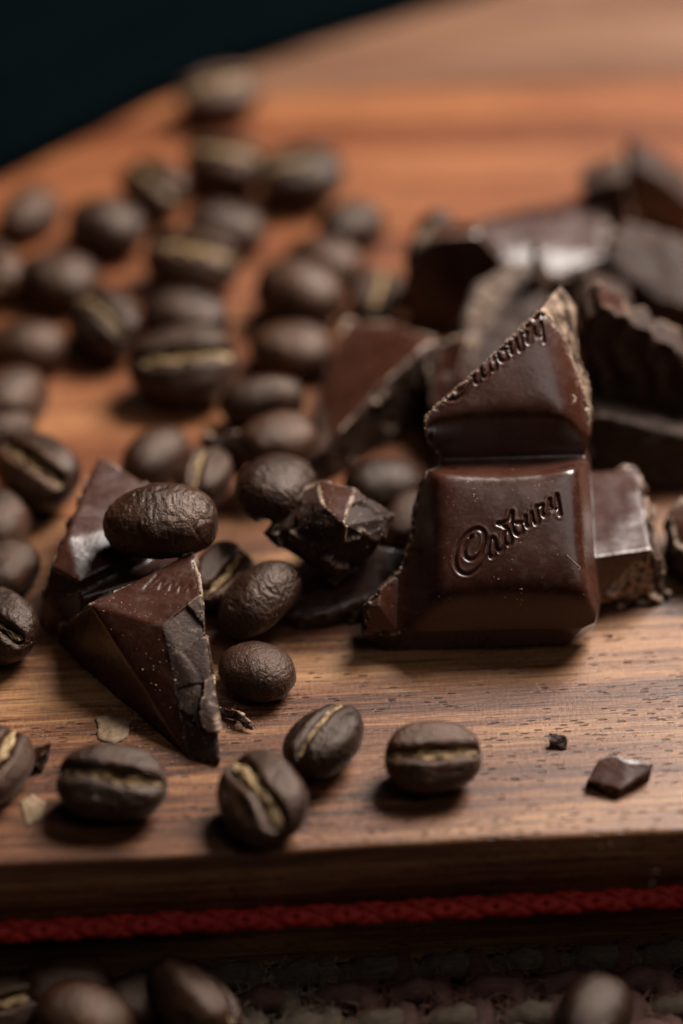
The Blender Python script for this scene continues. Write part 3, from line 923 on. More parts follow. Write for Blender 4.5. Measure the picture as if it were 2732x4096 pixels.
# ------------------------------------------------------------------ coffee beans
def bean_meshes(seed, hero=False, aspect=0.74, wide=1.0):
    """unit: length 11 mm; returns (body mesh, chaff mesh, lowest points cloud)"""
    rs = np.random.RandomState(seed)
    a, b = 5.5, 5.5 * aspect
    cu, cd = b * rs.uniform(0.86, 0.96), b * rs.uniform(0.50, 0.60)
    nu, nv = (150, 190) if hero else (64, 84)
    t = np.linspace(0.0, math.pi, nu)
    s = np.linspace(-1, 1, nv, endpoint=False)
    ph = -math.pi / 2 + math.pi * (0.38 * s + 0.62 * s ** 3)
    T, PH = np.meshgrid(t, ph, indexing='ij')
    X = -a * np.sign(np.cos(T)) * np.abs(np.cos(T)) ** 0.92
    R = np.sin(T) ** 0.86
    c, sn = np.cos(PH), np.sin(PH)
    p = np.where(sn > 0, 2.15, 2.7)
    k = (np.abs(c) ** p + np.abs(sn) ** p) ** (-1 / p)
    taper = 1 + 0.09 * rs.uniform(-1, 1) * X / a
    Y = b * R * c * k * taper
    Z = np.where(sn > 0, cu, cd) * R * sn * k * taper
    amp, phs = rs.uniform(0.25, 0.5), rs.uniform(0, 6)
    ysm = lambda x: amp * np.sin(2.0 * x / a + phs) * b * 0.22
    low = sstep(0.05, -0.35, sn)
    dy = Y - ysm(X)
    endf = 1 - sstep(0.80, 1.0, np.abs(X) / a)
    gw = 0.50 * wide * (1 + 0.3 * np.sin(X * 0.9 + phs))
    groove = 1.75 * np.exp(-(dy / gw) ** 2) * endf
    lips = 0.34 * np.exp(-((np.abs(dy) - 1.35) / 0.75) ** 2) * endf
    Z = Z + low * (groove - lips)
    P = np.stack([X, Y, Z], -1).reshape(-1, 3)
    N = np.stack([X / a ** 2, Y / b ** 2, Z / np.where(Z > 0, cu, cd) ** 2], -1).reshape(-1, 3)
    N /= np.linalg.norm(N, axis=1)[:, None] + 1e-9
    q = P + seed * 13.7
    disp = 0.20 * fbm(q * 0.22, 2) + 0.05 * fbm(q * 0.9, 3)
    if hero:
        warp = np.stack([fbm(q * 0.5, 2), fbm(q * 0.5 + 40, 2), fbm(q * 0.5 + 80, 2)], 1)
        wr = 1 - np.abs(noise3((q + warp * 0.8) * np.array([1.0, 1.7, 1.7])))
        disp += 0.075 * (wr - 0.7) * sstep(-0.2, 0.3, P[:, 2] / cu + 0.4)
        disp += 0.055 * fbm(q * 2.4, 3)
        cr = np.abs(noise3((q + warp * 1.2) * 0.28 + 5))
        disp -= 0.16 * np.exp(-(cr / 0.022) ** 2) * sstep(0.0, 0.5, noise3(q * 0.2 + 9) + 0.25)
    P = P + N * disp[:, None]
    Fc = []
    idx = np.arange(nu * nv).reshape(nu, nv)
    A = idx[:-1, :]
    Bq = idx[1:, :]
    Fc = np.stack([A, np.roll(A, -1, 1), np.roll(Bq, -1, 1), Bq], -1).reshape(-1, 4)[:, ::-1]
    # ragged papery skin standing in the seam
    n1, n2 = (120, 12) if hero else (50, 7)
    xs_ = np.linspace(-0.88 * a, 0.9 * a, n1)
    w_ = np.linspace(-1, 1, n2)
    XX, WW = np.meshgrid(xs_, w_, indexing='ij')
    rr = np.sqrt(np.clip(1 - (XX / a) ** 2, 0, 1)) ** 0.86
    nz = fbm(np.stack([XX.ravel() * 0.8, WW.ravel() * 0.9 + seed * 3.1, XX.ravel() * 0], 1), 4).reshape(XX.shape)
    nw = 1.25 * fbm(np.stack([XX.ravel() * 0.55, np.sign(WW.ravel()) * 5 + seed, XX.ravel() * 0], 1), 3).reshape(XX.shape)
    YY = ysm(XX) + WW * 0.40 * wide * np.clip(1 + 0.85 * nw, 0.12, 2) * (0.35 + 0.65 * rr)
    ZZ = -cd * rr + 0.46 - 0.28 * (1 - WW ** 2) * (1 if seed % 2 else -0.6) + 0.34 * nz
    CP = np.stack([XX, YY, ZZ], -1).reshape(-1, 3)
    ii = np.arange(n1 * n2).reshape(n1, n2)
    CF = np.stack([ii[:-1, :-1], ii[:-1, 1:], ii[1:, 1:], ii[1:, :-1]], -1).reshape(-1, 4)
    body = make_mesh("bean_body", P, Fc, [BEAN])
    chaff = make_mesh("seam_chaff", CP, CF, [CHAFF])
    return body, chaff, P[::3] if hero else P


variants = {}
for v in range(6):
    variants[v] = bean_meshes(20 + v, False, [0.74, 0.78, 0.72, 0.70, 0.76, 0.80][v], [1, 1, 1, 1.3, 1.15, 1][v])
HERO_ASPECT = {10: 0.70, 11: 0.86, 12: 0.74, 13: 0.80, 14: 0.80, 15: 0.76, 16: 0.84, 17: 0.70, 18: 0.8, 19: 0.8}
HERO_WIDE = {16: 1.75, 17: 1.0, 15: 1.0, 14: 0.85}
for (bx, by, lift, length, yaw, pitch, roll, var, label) in BEANS:
    if var not in variants:
        variants[var] = bean_meshes(var * 3 + 1, True, HERO_ASPECT[var], HERO_WIDE.get(var, 1.0))
    body, chaff, cloud = variants[var]
    R = Euler((math.radians(roll), 0, 0)).to_matrix()
    R = Euler((0, math.radians(pitch), 0)).to_matrix() @ R
    R = Euler((0, 0, math.radians(yaw))).to_matrix() @ R
    sc = length / 11.0
    zmin = float((cloud @ np.array(R).T)[:, 2].min()) * sc
    o = link("coffee_bean", None, loc=(bx, by, lift - zmin))
    o.rotation_mode = 'QUATERNION'
    o.rotation_quaternion = R.to_quaternion()
    o.scale = (sc, sc, sc)
    tag(o, label, "coffee bean", "roasted coffee beans")
    link("bean_body", body, o)
    link("seam_chaff", chaff, o)

# ------------------------------------------------------------------ the lettered chocolate piece
def stroke_field(U, W, strokes, half=0.25):
    """distance from every (U, W) to the nearest letter stroke"""
    best = np.full(U.shape, 9.0)
    for s in strokes:
        c = smooth_curve(np.array(s), 5)
        x0, y0 = c.min(0) - 1.0
        x1, y1 = c.max(0) + 1.0
        m_ = (U > x0) & (U < x1) & (W > y0) & (W < y1)
        if not m_.any():
            continue
        u, w = U[m_], W[m_]
        d = np.full(u.shape, 9.0)
        for a, b in zip(c[:-1], c[1:]):
            ab = b - a
            t = np.clip(((u - a[0]) * ab[0] + (w - a[1]) * ab[1]) / (ab @ ab + 1e-12), 0, 1)
            d = np.minimum(d, np.hypot(u - a[0] - t * ab[0], w - a[1] - t * ab[1]))
        best[m_] = np.minimum(best[m_], d)
    return best


def letter_profile(d):
    return -0.32 * np.exp(-(d / 0.17) ** 2) + 0.03 * np.exp(-((d - 0.45) / 0.16) ** 2)


def inside_poly(U, W, P):
    ins = np.zeros(U.shape, bool)
    Q = np.roll(P, -1, 0)
    for (x0, y0), (x1, y1) in zip(P, Q):
        if y0 == y1:
            continue
        c = ((y0 > W) != (y1 > W)) & (U < (x1 - x0) * (W - y0) / (y1 - y0) + x0)
        ins ^= c
    return ins


def hline(poly, u):
    p = np.array(sorted(poly))
    return np.interp(u, p[:, 0], p[:, 1])


def vline(poly, w):
    p = np.array(sorted(poly, key=lambda q: q[1]))
    return np.interp(w, p[:, 1], p[:, 0])


def smax(parts, k=4.5):
    s = sum(np.exp(k * np.clip(p, -3, 3)) for p in parts)
    return np.log(s) / k


FACE_H, FOOT_H = 8.0, 2.7


def slope(a):
    """chamfer profile: 0 on the face, 1 in the groove, rounded at both ends"""
    soft = 0.30
    lo = 0.5 * (a + np.sqrt(a * a + soft ** 2))
    hi = 1 - lo
    hi = 0.5 * (hi + np.sqrt(hi * hi + (soft * 1.5) ** 2))
    return 1 - hi


def main_height(U, W):
    L, Up = MAIN_LOWER, MAIN_UPPER
    t0, t1 = hline(L['top'], U), hline(L['topfoot'], U)
    b0, b1 = hline(L['bottom'], U), hline(L['bottomfoot'], U)
    l0, l1 = vline(L['left'], W), vline(L['leftfoot'], W)
    r0, r1 = vline(L['right'], W), vline(L['rightfoot'], W)
    at_, ab_ = (W - t0) / (t1 - t0), (W - b0) / (b1 - b0)
    al_, ar_ = (U - l0) / (l1 - l0), (U - r0) / (r1 - r0)
    low = FACE_H - (FACE_H - FOOT_H) * slope(smax([at_, ab_, al_, ar_]))
    # stub of the neighbouring square beyond the left groove
    stub = (l1 - U) / 2.7 - 0.02
    ab2 = (W - b0 - 0.4) / (b1 - b0 - 0.4)
    st = FOOT_H + 2.6 * np.clip(np.minimum(stub, 1.2 - ab2 * 1.1), 0, 1.1) ** 1.15
    low = np.maximum(low, np.where(U < l1, st, 0.0))
    ub0, ub1 = hline(Up['bottom'], U), hline(Up['bottomfoot'], U)
    ur0, ur1 = vline(Up['right'], W), vline(Up['rightfoot'], W)
    upp = FACE_H - (FACE_H - FOOT_H) * slope(smax([(W - ub0) / (ub1 - ub0), (U - ur0) / (ur1 - ur0)]))
    mid = 0.5 * (t1 + ub1)
    k = sstep(-0.7, 0.7, W - mid)
    h = low * (1 - k) + upp * k
    # faces bulge very slightly
    h = h + 0.16 * np.cos(np.clip(U / 12.0, -1, 1) * math.pi / 2)
    h = h + 0.42 * (1 - k) * np.cos(np.clip((W - 1.0) / 11.0, -1, 1) * math.pi / 2)
    return h


MAIN_EL = math.radians(50.0)
MAIN_N = np.array([0, -math.cos(MAIN_EL), math.sin(MAIN_EL)])
MAIN_V = np.array([0, math.sin(MAIN_EL), math.cos(MAIN_EL)])
MAIN_R = Matrix(((1, MAIN_V[0], MAIN_N[0]), (0, MAIN_V[1], MAIN_N[1]), (0, MAIN_V[2], MAIN_N[2])))


def build_main():
    rs = np.random.RandomState(11)
    O = np.array(MAIN_OUTLINE)
    D = resample(O, 0.12)
    front, back, brk = D[:, :2].copy(), D[:, 2:4].copy(), D[:, 4]
    # ragged broken outline
    tn = np.roll(front, -1, 0) - np.roll(front, 1, 0)
    tn /= np.linalg.norm(tn, axis=1)[:, None] + 1e-9
    on = np.stack([-tn[:, 1], tn[:, 0]], 1)
    area = 0.5 * np.sum(front[:, 0] * np.roll(front[:, 1], -1) - np.roll(front[:, 0], -1) * front[:, 1])
    if area > 0:
        on = -on
    q = np.concatenate([front, np.zeros((len(front), 1))], 1)
    front += on * (brk * (0.16 * fbm(q * 0.8, 3) + 0.08 * fbm(q * 3.5, 2)))[:, None]
    back += on * (brk * (0.20 * fbm(q * 0.7 + 5, 3) + 0.08 * fbm(q * 3.5 + 9, 2)))[:, None]
    step = 0.105
    x0, y0 = front.min(0) - step
    x1, y1 = front.max(0) + step
    gx, gy = np.arange(x0, x1, step), np.arange(y0, y1, step)
    U, W = np.meshgrid(gx, gy, indexing='ij')
    ins = inside_poly(U, W, front)
    idx = np.arange(U.size).reshape(U.shape)
    cell = ins[:-1, :-1] & ins[1:, :-1] & ins[1:, 1:] & ins[:-1, 1:]
    quads = np.stack([idx[:-1, :-1], idx[1:, :-1], idx[1:, 1:], idx[:-1, 1:]], -1)[cell]
    # boundary edges
    e = np.concatenate([quads[:, [0, 1]], quads[:, [1, 2]], quads[:, [2, 3]], quads[:, [3, 0]]])
    key = np.sort(e, 1)
    _, inv, cnt = np.unique(key[:, 0].astype(np.int64) * U.size + key[:, 1], return_inverse=True, return_counts=True)
    be = e[cnt[inv] == 1]
    u, w = U.ravel().copy(), W.ravel().copy()
    bset = np.unique(be)
    bp = np.stack([u[bset], w[bset]], 1)
    near = np.empty(len(bset), int)
    for i in range(0, len(bset), 400):
        d2 = ((bp[i:i + 400, None, :] - front[None]) ** 2).sum(-1)
        near[i:i + 400] = d2.argmin(1)
    u[bset], w[bset] = front[near, 0], front[near, 1]
    d = np.minimum(stroke_field(u, w, LETTER_STROKES),
                   stroke_field(u, w, [[(a + WORD_SHIFT[0], b + WORD_SHIFT[1]) for a, b in s] for s in LETTER_STROKES]))
    used = np.unique(quads)
    h = np.zeros(u.size)
    h[used] = main_height(u[used], w[used]) + letter_profile(d[used])
    p3 = np.stack([u, w, np.zeros_like(u)], 1)
    h[used] += 0.035 * fbm(p3[used] * 0.22, 2) + 0.006 * fbm(p3[used] * 1.6, 2)
    # chips bitten out of the broken rim
    db = np.full(u.size, 9.0)
    fr = front[brk > 0.5]
    for i in range(0, len(used), 4000):
        j = used[i:i + 4000]
        db[j] = np.sqrt(((np.stack([u[j], w[j]], 1)[:, None, :] - fr[None, ::3]) ** 2).sum(-1).min(1))
    chip = np.clip(fbm(p3[used] * 0.9 + 3, 3) + 0.1, 0, 1)
    h[used] -= chip * 1.3 * np.exp(-(db[used] / 0.42) ** 2)
    rim = np.zeros(u.size)
    rim[used] = np.clip(np.exp(-(db[used] / 0.22) ** 2) * (0.75 + 1.0 * fbm(p3[used] * 2.2, 3)), 0, 1)
    rim *= sstep(-9.0, 0.0, w) * 0.75 + 0.25
    P = np.stack([u, w, h], 1)
    # smooth normals of the whole front
    A = P[quads]
    fn = np.cross(A[:, 2] - A[:, 0], A[:, 3] - A[:, 1])
    vn = np.zeros_like(P)
    for c in range(4):
        np.add.at(vn, quads[:, c], fn)
    vn /= np.linalg.norm(vn, axis=1)[:, None] + 1e-12

    root = link("lettered_chocolate", None, loc=MAIN_POS)
    root.rotation_mode = 'QUATERNION'
    root.rotation_quaternion = MAIN_R.to_quaternion()
    tag(root, "two-square dark chocolate piece leaning upright, embossed script lettering, slanted broken top", "chocolate piece")

    def part(name, qs):
        us = np.unique(qs)
        rm = np.full(u.size, -1)
        rm[us] = np.arange(len(us))
        me = make_mesh(name, P[us], rm[qs], [MOULD], {"rim": rim[us]}, True, vn[us])
        return link(name, me, root)

    cu_, cw_ = u[quads].mean(1), w[quads].mean(1)
    mid = 0.5 * (hline(MAIN_LOWER['topfoot'], cu_) + hline(MAIN_UPPER['bottomfoot'], cu_))
    up_ = cw_ > mid
    stub = (~up_) & (cu_ < vline(MAIN_LOWER['leftfoot'], cw_))
    tag(part("square", quads[(~up_) & (~stub)]), "whole square with raised rim and complete script word")
    tag(part("broken_square", quads[up_]), "upper square broken off along a slant through its script word")
    tag(part("square_stub", quads[stub]), "broken remnant of the neighbouring square at lower left")

    # broken wall all round, lofted from the front outline to the back outline
    n = len(front)
    hf = main_height(front[:, 0], front[:, 1])
    di = np.minimum(stroke_field(front[:, 0], front[:, 1], LETTER_STROKES), 9)
    K = 22
    ks = np.linspace(0, 1, K)
    WV = []
    wr = []
    for k in ks:
        c = front * (1 - k) + back * k
        z = hf * (1 - k)
        q = np.stack([c[:, 0], c[:, 1], z], 1)
        env = math.sin(math.pi * min(1, k * 1.0)) ** 0.5 if 0 < k < 1 else 0
        dsp = env * (0.34 * fbm(q * 0.45 + 7, 3) + 0.14 * fbm(q * 1.9, 3)) * (0.15 + 0.85 * brk)
        c = c + on * dsp[:, None]
        if k == 0:
            z = z - 0.01 - np.clip(fbm(np.stack([front[:, 0], front[:, 1], 0 * z], 1) * 0.9 + 3, 3) + 0.1, 0, 1) * 1.3 * brk
        WV.append(np.stack([c[:, 0], c[:, 1], z], 1))
        wr.append(np.clip(brk * (np.exp(-(k / 0.10) ** 2) * 0.7 + 0.9 * np.clip(fbm(q * 0.6 + 2, 4) + 0.32, 0, 1)), 0, 1) * (sstep(-9, 0, c[:, 1]) * 0.85 + 0.15))
    WV = np.concatenate(WV)
    ii = np.arange(K * n).reshape(K, n)
    WF = np.stack([ii[:-1], np.roll(ii[:-1], -1, 1), np.roll(ii[1:], -1, 1), ii[1:]], -1).reshape(-1, 4)
    if area < 0:
        WF = WF[:, ::1]
    else:
        WF = WF[:, ::-1]
    faces = WF.tolist() + [list(ii[-1]) if area < 0 else list(ii[-1][::-1])]
    me = make_mesh("broken_edge", WV, faces, [BROKEN, MOULD], {"rim": np.concatenate(wr)})
    mi = np.tile((brk < 0.5).astype(int), K - 1).tolist() + [1]
    me.polygons.foreach_set('material_index', mi)
    bm = bmesh.new()
    bm.from_mesh(me)
    bmesh.ops.recalc_face_normals(bm, faces=bm.faces)
    bm.to_mesh(me)
    bm.free()
    tag(link("broken_edge", me, root), "rough pale broken side")

    # crumbs clinging to the slanted break and to the faces
    CV, CF = [], []
    iso = [(-1, 0, 0), (1, 0, 0), (0, -1, 0), (0, 1, 0), (0, 0, -1), (0, 0, 1)]
    isf = [(0, 2, 5), (2, 1, 5), (1, 3, 5), (3, 0, 5), (2, 0, 4), (1, 2, 4), (3, 1, 4), (0, 3, 4)]

    def crumb(c, r, flat=1.0):
        o = len(CV)
        for v in iso:
            CV.append((c[0] + v[0] * r * rs.uniform(0.5, 1.5), c[1] + v[1] * r * rs.uniform(0.5, 1.5), c[2] + v[2] * r * flat * rs.uniform(0.5, 1.3)))
        CF.extend([tuple(q_ + o for q_ in f) for f in isf])

    top = np.where((front[:, 1] > 13) & (brk > 0.5))[0]
    for k in range(420):
        i = rs.choice(top)
        s = rs.uniform(-0.02, 0.18)
        c = front[i] * (1 - s) + back[i] * s + on[i] * rs.uniform(-0.12, 0.12)
        crumb((c[0], c[1], hf[i] * (1 - s) + rs.uniform(-0.1, 0.1)), abs(rs.normal(0.07, 0.05)) + 0.02)
    for k in range(150):
        j = rs.choice(used)
        crumb((u[j], w[j], h[j]), abs(rs.normal(0.025, 0.03)) + 0.015, 0.6)
    for (cx, cy, sp, nn, rr) in ((-3.2, 5.2, 0.9, 10, 0.07), (2.5, -6.7, 0.5, 9, 0.11), (9.2, 18.5, 0.35, 16, 0.13), (9.6, 20.5, 0.3, 8, 0.1), (-5.5, 3.5, 1.4, 8, 0.05), (0.5, -4.6, 1.2, 9, 0.045)):
        for k in range(nn):
            x, y = cx + rs.normal(0, sp * 0.6), cy + rs.normal(0, sp)
            crumb((x, y, float(main_height(np.array([x]), np.array([y]))[0]) + 0.02), abs(rs.normal(rr, rr * 0.4)), 0.7)
    tag(link("crumbs", make_mesh("crumbs", CV, CF, [CRUMB], smooth=False), root), kind="stuff")
    # a curled hair-fine shaving on the square
    pth = smooth_curve(np.array([(7.9, -1.4, 0), (8.6, -2.1, 0), (9.35, -2.75, 0), (9.5, -2.9, 0), (9.3, -3.3, 0)]), 6)
    pth[:, 2] = main_height(pth[:, 0], pth[:, 1]) + 0.06
    V, Fc = tube(pth, 0.045, 5)
    link("shaving", make_mesh("shaving", V, Fc, [CRUMB]), root)


CRUMB = plain_material("chocolate_crumb", [(0.3, (0.16, 0.095, 0.065)), (0.7, (0.40, 0.29, 0.21))], (1.3, 1.3, 1.3), 0.75)
build_main()

# ------------------------------------------------------------------ other broken chocolate
def convex_hull_mesh(points):
    bm = bmesh.new()
    for p in points:
        bm.verts.new(p)
    bmesh.ops.convex_hull(bm, input=bm.verts)
    loose = [v for v in bm.verts if not v.link_faces]
    bmesh.ops.delete(bm, geom=loose, context='VERTS')
    bmesh.ops.recalc_face_normals(bm, faces=bm.faces)
    bm.verts.index_update()
    V = [tuple(v.co) for v in bm.verts]
    Fc = [tuple(v.index for v in f.verts) for f in bm.faces]
    bm.free()
    return V, Fc


def remesh(V, Fc, voxel):
    me = bpy.data.meshes.new("tmp")
    me.from_pydata(V, [], Fc)
    o = bpy.data.objects.new("tmp", me)
    COL.objects.link(o)
    md = o.modifiers.new("r", 'REMESH')
    md.mode = 'VOXEL'
    md.voxel_size = voxel
    md.adaptivity = 0.0
    dg = bpy.context.evaluated_depsgraph_get()
    ev = o.evaluated_get(dg)
    m2 = ev.to_mesh()
    n = len(m2.vertices)
    P = np.empty(n * 3)
    m2.vertices.foreach_get('co', P)
    P = P.reshape(-1, 3)
    E = np.empty(len(m2.edges) * 2, int)
    m2.edges.foreach_get('vertices', E)
    E = E.reshape(-1, 2)
    Fq = [tuple(p.vertices) for p in m2.polygons]
    ev.to_mesh_clear()
    bpy.data.objects.remove(o)
    bpy.data.meshes.remove(me)
    return P, E, Fq


def lap(P, E):
    n = len(P)
    s = np.zeros_like(P)
    for c in range(3):
        s[:, c] = np.bincount(E[:, 0], P[E[:, 1], c], n) + np.bincount(E[:, 1], P[E[:, 0], c], n)
    deg = np.bincount(E.ravel(), minlength=n)[:, None]
    return s / np.maximum(deg, 1) - P


def vnormals(P, F4):
    A = P[F4]
    fn = np.cross(A[:, 2] - A[:, 0], A[:, 3] - A[:, 1])
    vn = np.zeros_like(P)
    for c in range(3):
        for k in range(4):
            vn[:, c] += np.bincount(F4[:, k], fn[:, c], len(P))
    return vn / (np.linalg.norm(vn, axis=1)[:, None] + 1e-12)


def build_chunk(spec):
    V, Fc = [], []
    for hpts in spec['hulls']:
        v, f = convex_hull_mesh(hpts)
        o = len(V)
        V += v
        Fc += [tuple(i + o for i in q) for q in f]
    vox = spec['vox']
    P, E, Fq = remesh(V, Fc, vox)
    F4 = np.array([q if len(q) == 4 else (q[0], q[1], q[2], q[2]) for q in Fq])
    small = vox < 0.15
    for _ in range(spec.get('soft', 4)):
        P = P + 0.5 * lap(P, E)
    N = vnormals(P, F4)
    # which faces are moulded, which are broken
    Ns = N.copy()
    for _ in range(6):
        Ns = Ns + 0.5 * lap(Ns, E)
    Ns /= np.linalg.norm(Ns, axis=1)[:, None] + 1e-9
    mould = np.zeros(len(P))
    for dvec, th, *region in spec['mould']:
        dv = np.array(dvec, float)
        dv /= np.linalg.norm(dv)
        k = sstep(th - 0.04, th + 0.04, Ns @ dv)
        for (rp, rn) in region:
            k = k * ((P - np.array(rp)) @ np.array(rn) > 0)
        mould = np.maximum(mould, k)
    L = P.copy()
    for _ in range(int(1.0 / vox)):
        L = L + 0.5 * lap(L, E)
    convex = ((P - L) * N).sum(1)
    q = P + spec['seed'] * 11.3
    s = 0.35 if small else 1.0
    warp = np.stack([fbm(q * 0.25, 2), fbm(q * 0.25 + 31, 2), fbm(q * 0.25 + 67, 2)], 1)
    # snapped patches: flat facets that step against each other, some smooth, some granular
    frs = np.random.RandomState(spec['seed'])
    lo_, hi_ = P.min(0), P.max(0)
    cell = spec.get('cell', 3.4) * s
    ns = int(min(220, max(10, np.prod(np.maximum(hi_ - lo_, cell) / cell) * 1.6)))
    S_ = frs.uniform(lo_, hi_, (ns, 3))
    So, Sg, Sr = frs.uniform(-1, 1, ns), frs.normal(0, 1, (ns, 3)), frs.uniform(0, 1, ns)
    qw = P + s * (1.1 * warp + 0.35 * np.stack([fbm(q * 0.9 / s, 2), fbm(q * 0.9 / s + 31, 2), fbm(q * 0.9 / s + 67, 2)], 1))
    own = np.empty(len(P), int)
    for i in range(0, len(P), 20000):
        own[i:i + 20000] = ((qw[i:i + 20000, None, :] - S_[None]) ** 2).sum(-1).argmin(1)
    facet = 0.34 * So[own] * s + 0.17 * ((P - S_[own]) * Sg[own]).sum(1)
    grain = Sr[own]
    for _ in range(2):
        facet = facet + 0.5 * lap(np.repeat(facet[:, None], 3, 1), E)[:, 0]
        grain = grain + 0.5 * lap(np.repeat(grain[:, None], 3, 1), E)[:, 0]
    conch = np.sin(6.0 * noise3((q + 1.0 * warp) * 0.16 / s) * 3.0)
    br = s * spec.get('rough', 1.0) * (facet / s + 0.07 * conch * grain + spec.get('fine', 1.0) * (0.06 + 0.94 * sstep(0.45, 0.75, grain)) * (0.20 * fbm(q * 0.85 / s, 3) + 0.08 * fbm(q * 2.6 / s, 3)) + 0.12 * fbm(q * 0.3 / s, 2))
    if spec.get('wavy'):
        ar = 2.6
        wx = P[:, 0] * 2 * math.pi / ar * 0.72
        br = br * 0.6 + 0.42 * np.sin(wx + 1.5 * warp[:, 0] + 2.0 * np.sin((P[:, 2] - 16) * 0.4)) * sstep(9, 13, P[:, 2])
    edge_wave = np.zeros(len(P))
    if spec.get('wavy'):
        edge_wave = 0.55 * np.abs(np.sin(P[:, 0] * math.pi / 2.7 + 1.2 * warp[:, 0])) * sstep(11, 16, P[:, 2] + 0.45 * (P[:, 0] - 33))
    md = 0.05 * fbm(q * 0.3, 2) + 0.01 * fbm(q * 2, 2)
    P2 = P + N * (br * (1 - mould) + md * mould)[:, None]
    P2[:, 2] += edge_wave
    if spec.get('letters'):
        # remains of the script word on the wedge's upper face
        tip, org = np.array([0.985, 0.17, 0.0]), np.array([-20.6, -14.9, 0])
        org = np.array(WEDGE_WORD[0]); ex = np.array(WEDGE_WORD[1]) - org
        ln = np.linalg.norm(ex[:2]); ex = ex / ln; ex[2] = 0
        ey = np.array([-ex[1], ex[0], 0])
        uu, ww = (P - org) @ ex, (P - org) @ ey
        sc = ln / 6.0
        st = [[(0.3, -0.2), (0.7, 0.9), (1.0, 1.9)], [(0.9, 1.6), (0.8, 0.3), (1.5, 1.2), (1.8, 1.0), (1.9, 0.0)],
              [(1.9, 0.0), (2.6, 1.1), (2.9, 0.9), (3.0, 0.0)], [(3.0, 0.0), (3.6, 1.0), (3.9, 0.8), (4.0, 0.0)], [(4.0, 0.0), (4.7, 0.9), (5.0, 0.3), (5.6, 0.9)]]
        st = [[(a * sc, b * sc) for a, b in k] for k in st]
        d = stroke_field(uu, ww, st)
        m_ = (P[:, 2] > 6) & (N[:, 2] > 0.6)
        P2 = P2 + np.array([0, 0, 1.0]) * (np.where(m_, letter_profile(d * 0.62) * 0.26, 0))[:, None]
    P2[:, 2] = np.maximum(P2[:, 2], min(P[:, 2].min(), 50) if P[:, 2].min() > 0.6 else 0.05)
    jag = fbm(q * 1.6, 4)
    L2 = P2.copy()
    for _ in range(6):
        L2 = L2 + 0.5 * lap(L2, E)
    fine_cvx = ((P2 - L2) * N).sum(1) / vox
    rim = sstep(0.05, 0.30, convex / (0.7 if not small else 0.35) + 0.16 * jag) * np.clip(0.55 + 0.9 * jag, 0, 1) * (1 - 0.96 * mould)
    # the crumbly lip sits where a moulded face meets a broken one
    mg = np.abs(mould - 0.5) < 0.42
    rim = np.clip(spec.get('rimk', 1.0) * np.maximum(rim, mg * np.clip(0.62 + 1.2 * jag, 0, 1)), 0, 1)
    rim = np.clip(rim + spec.get('rimk', 1.0) * 0.8 * sstep(0.22, 0.75, fine_cvx + 0.15 * jag) * (1 - mould), 0, 1)
    NN = vnormals(P2, F4)
    base = np.array([P2[:, 0].mean(), P2[:, 1].mean(), P2[:, 2].min()])
    fm = mould[F4].mean(1) > 0.5
    root = link(spec['name'], None, loc=tuple(base))
    tag(root, spec['label'], spec['name'].split('_', 1)[1] if spec['name'] != 'chocolate_square' else 'chocolate square', "pieces of broken chocolate")
    if spec.get('crumbs'):
        up_ = np.where((NN[:, 2] > 0.15) & (P2[:, 2] > base[2] + 1.0))[0]
        wt = 0.25 + 3.0 * rim[up_]
        pick = frs.choice(up_, spec['crumbs'], p=wt / wt.sum())
        CV, CF = [], []
        for i in pick:
            r_ = abs(frs.normal(0.035, 0.035)) + 0.018
            o_ = len(CV)
            for ax in ((-1, 0, 0), (1, 0, 0), (0, -1, 0), (0, 1, 0), (0, 0, -1), (0, 0, 1)):
                CV.append(P2[i] - base + np.array(ax) * r_ * frs.uniform(0.5, 1.9, 3))
            CF.extend([tuple(k_ + o_ for k_ in f) for f in ((0, 2, 5), (2, 1, 5), (1, 3, 5), (3, 0, 5), (2, 0, 4), (1, 2, 4), (3, 1, 4), (0, 3, 4))])
        tag(link("crumbs", make_mesh("crumbs", np.array(CV), CF, [CRUMB], smooth=False), root), kind="stuff")
    for nm, sel, mt in (("moulded_face", fm, MOULD), ("broken_face", ~fm, BROKEN)):
        if sel.sum() < 4:
            continue
        fs = F4[sel]
        us = np.unique(fs)
        rm = np.full(len(P2), -1)
        rm[us] = np.arange(len(us))
        fl = [tuple(dict.fromkeys(t)) for t in rm[fs].tolist()]
        link(nm, make_mesh(nm, P2[us] - base, fl, [mt], {"rim": rim[us]}, True, NN[us]), root)


for spec in CHUNKS:
    build_chunk(spec)

# ------------------------------------------------------------------ papery skin flakes and crumbs on the wood
skin_mat = plain_material("bean_skin", [(0.3, (0.13, 0.080, 0.045)), (0.7, (0.27, 0.18, 0.105))], (1.5, 1.5, 1.5), 0.7, 0.1)


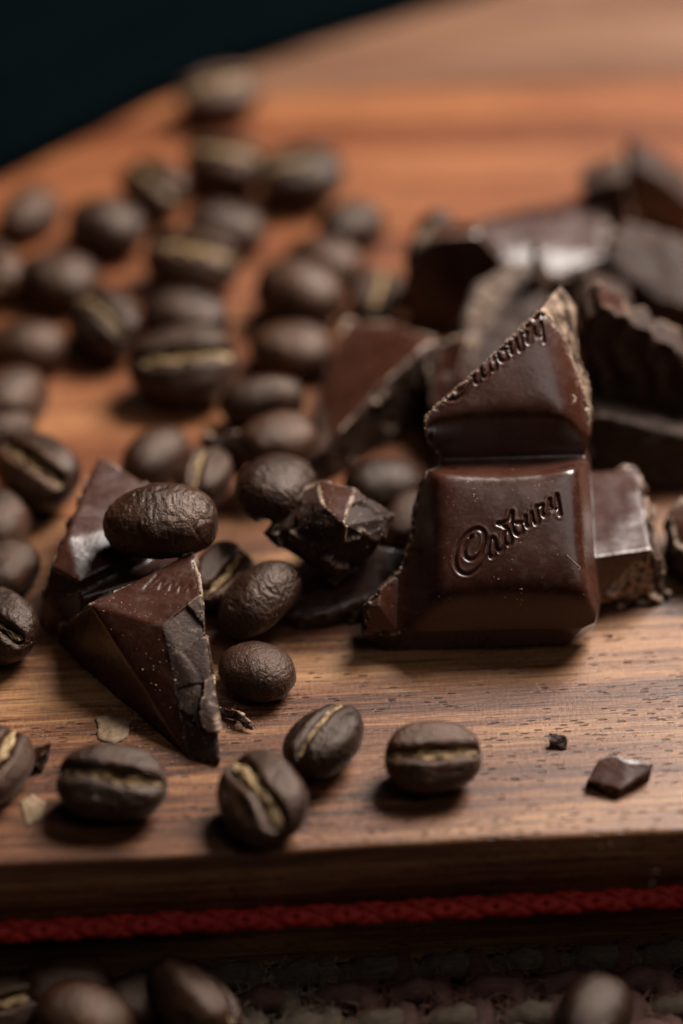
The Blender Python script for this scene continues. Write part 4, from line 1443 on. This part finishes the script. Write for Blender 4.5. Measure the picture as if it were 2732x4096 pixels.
def flake(pts, label, seed):
    P = resample(np.array(pts), 0.35)
    q = P.copy()
    c = P.mean(0)
    P = c + (P - c) * (1 + 0.10 * fbm(q * 1.3 + seed, 3))[:, None]
    rings = [1.0, 0.75, 0.5, 0.25]
    V = []
    for r in rings:
        R_ = c + (P - c) * r
        R_[:, 2] = 0.14 + 0.16 * np.clip(fbm(R_ * np.array([0.5, 0.5, 0]) + seed, 3) + 0.45, 0, 2)
        V.append(R_)
    n = len(P)
    top = np.vstack(V + [np.array([[c[0], c[1], 0.35]])])
    Fc = []
    for a in range(len(rings) - 1):
        for j in range(n):
            k = (j + 1) % n
            Fc.append((a * n + j, a * n + k, (a + 1) * n + k, (a + 1) * n + j))
    for j in range(n):
        Fc.append(((len(rings) - 1) * n + j, (len(rings) - 1) * n + (j + 1) % n, len(top) - 1))
    bot = top - np.array([0, 0, 0.08])
    o = len(top)
    allv = np.vstack([top, bot])
    Fc += [tuple(i + o for i in f[::-1]) for f in Fc]
    Fc += [(j, j + o, (j + 1) % n + o, (j + 1) % n) for j in range(n)]
    base = np.array([c[0], c[1], 0.05])
    ob = link("skin_flake", make_mesh("skin_flake", allv - base, Fc, [skin_mat]), loc=tuple(base))
    tag(ob, label, "flake", "papery skin flakes")


flake(SKIN_FLAKE, "thin tan papery skin flake on the wood, left of the chocolate wedge", 3.0)
flake(SKIN_FLAKE_B, "thin tan papery skin flake at lower left beside the long bean", 8.0)

rs = np.random.RandomState(5)
CV, CF = [], []


def loose_crumb(x, y, r):
    o = len(CV)
    for v in [(-1, 0, 0), (1, 0, 0), (0, -1, 0), (0, 1, 0), (0, 0, -1), (0, 0, 1)]:
        CV.append((x + v[0] * r * rs.uniform(0.5, 1.6), y + v[1] * r * rs.uniform(0.5, 1.6), 0.02 + r * 0.4 + v[2] * r * 0.6))
    CF.extend([tuple(q + o for q in f) for f in [(0, 2, 5), (2, 1, 5), (1, 3, 5), (3, 0, 5), (2, 0, 4), (1, 2, 4), (3, 1, 4), (0, 3, 4)]])


for (a, b, sp, nn, rm) in CRUMB_LINES:
    a, b = np.array(a), np.array(b)
    for k in range(nn):
        p = a + (b - a) * rs.uniform() + rs.normal(0, sp, 3)
        loose_crumb(p[0], p[1], abs(rs.normal(rm, rm * 0.6)) + 0.02)
o = link("loose_crumbs", make_mesh("loose_crumbs", CV, CF, [CRUMB], smooth=False))
tag(o, "fine pale chocolate crumbs strewn on the wood", "crumbs", kind="stuff")
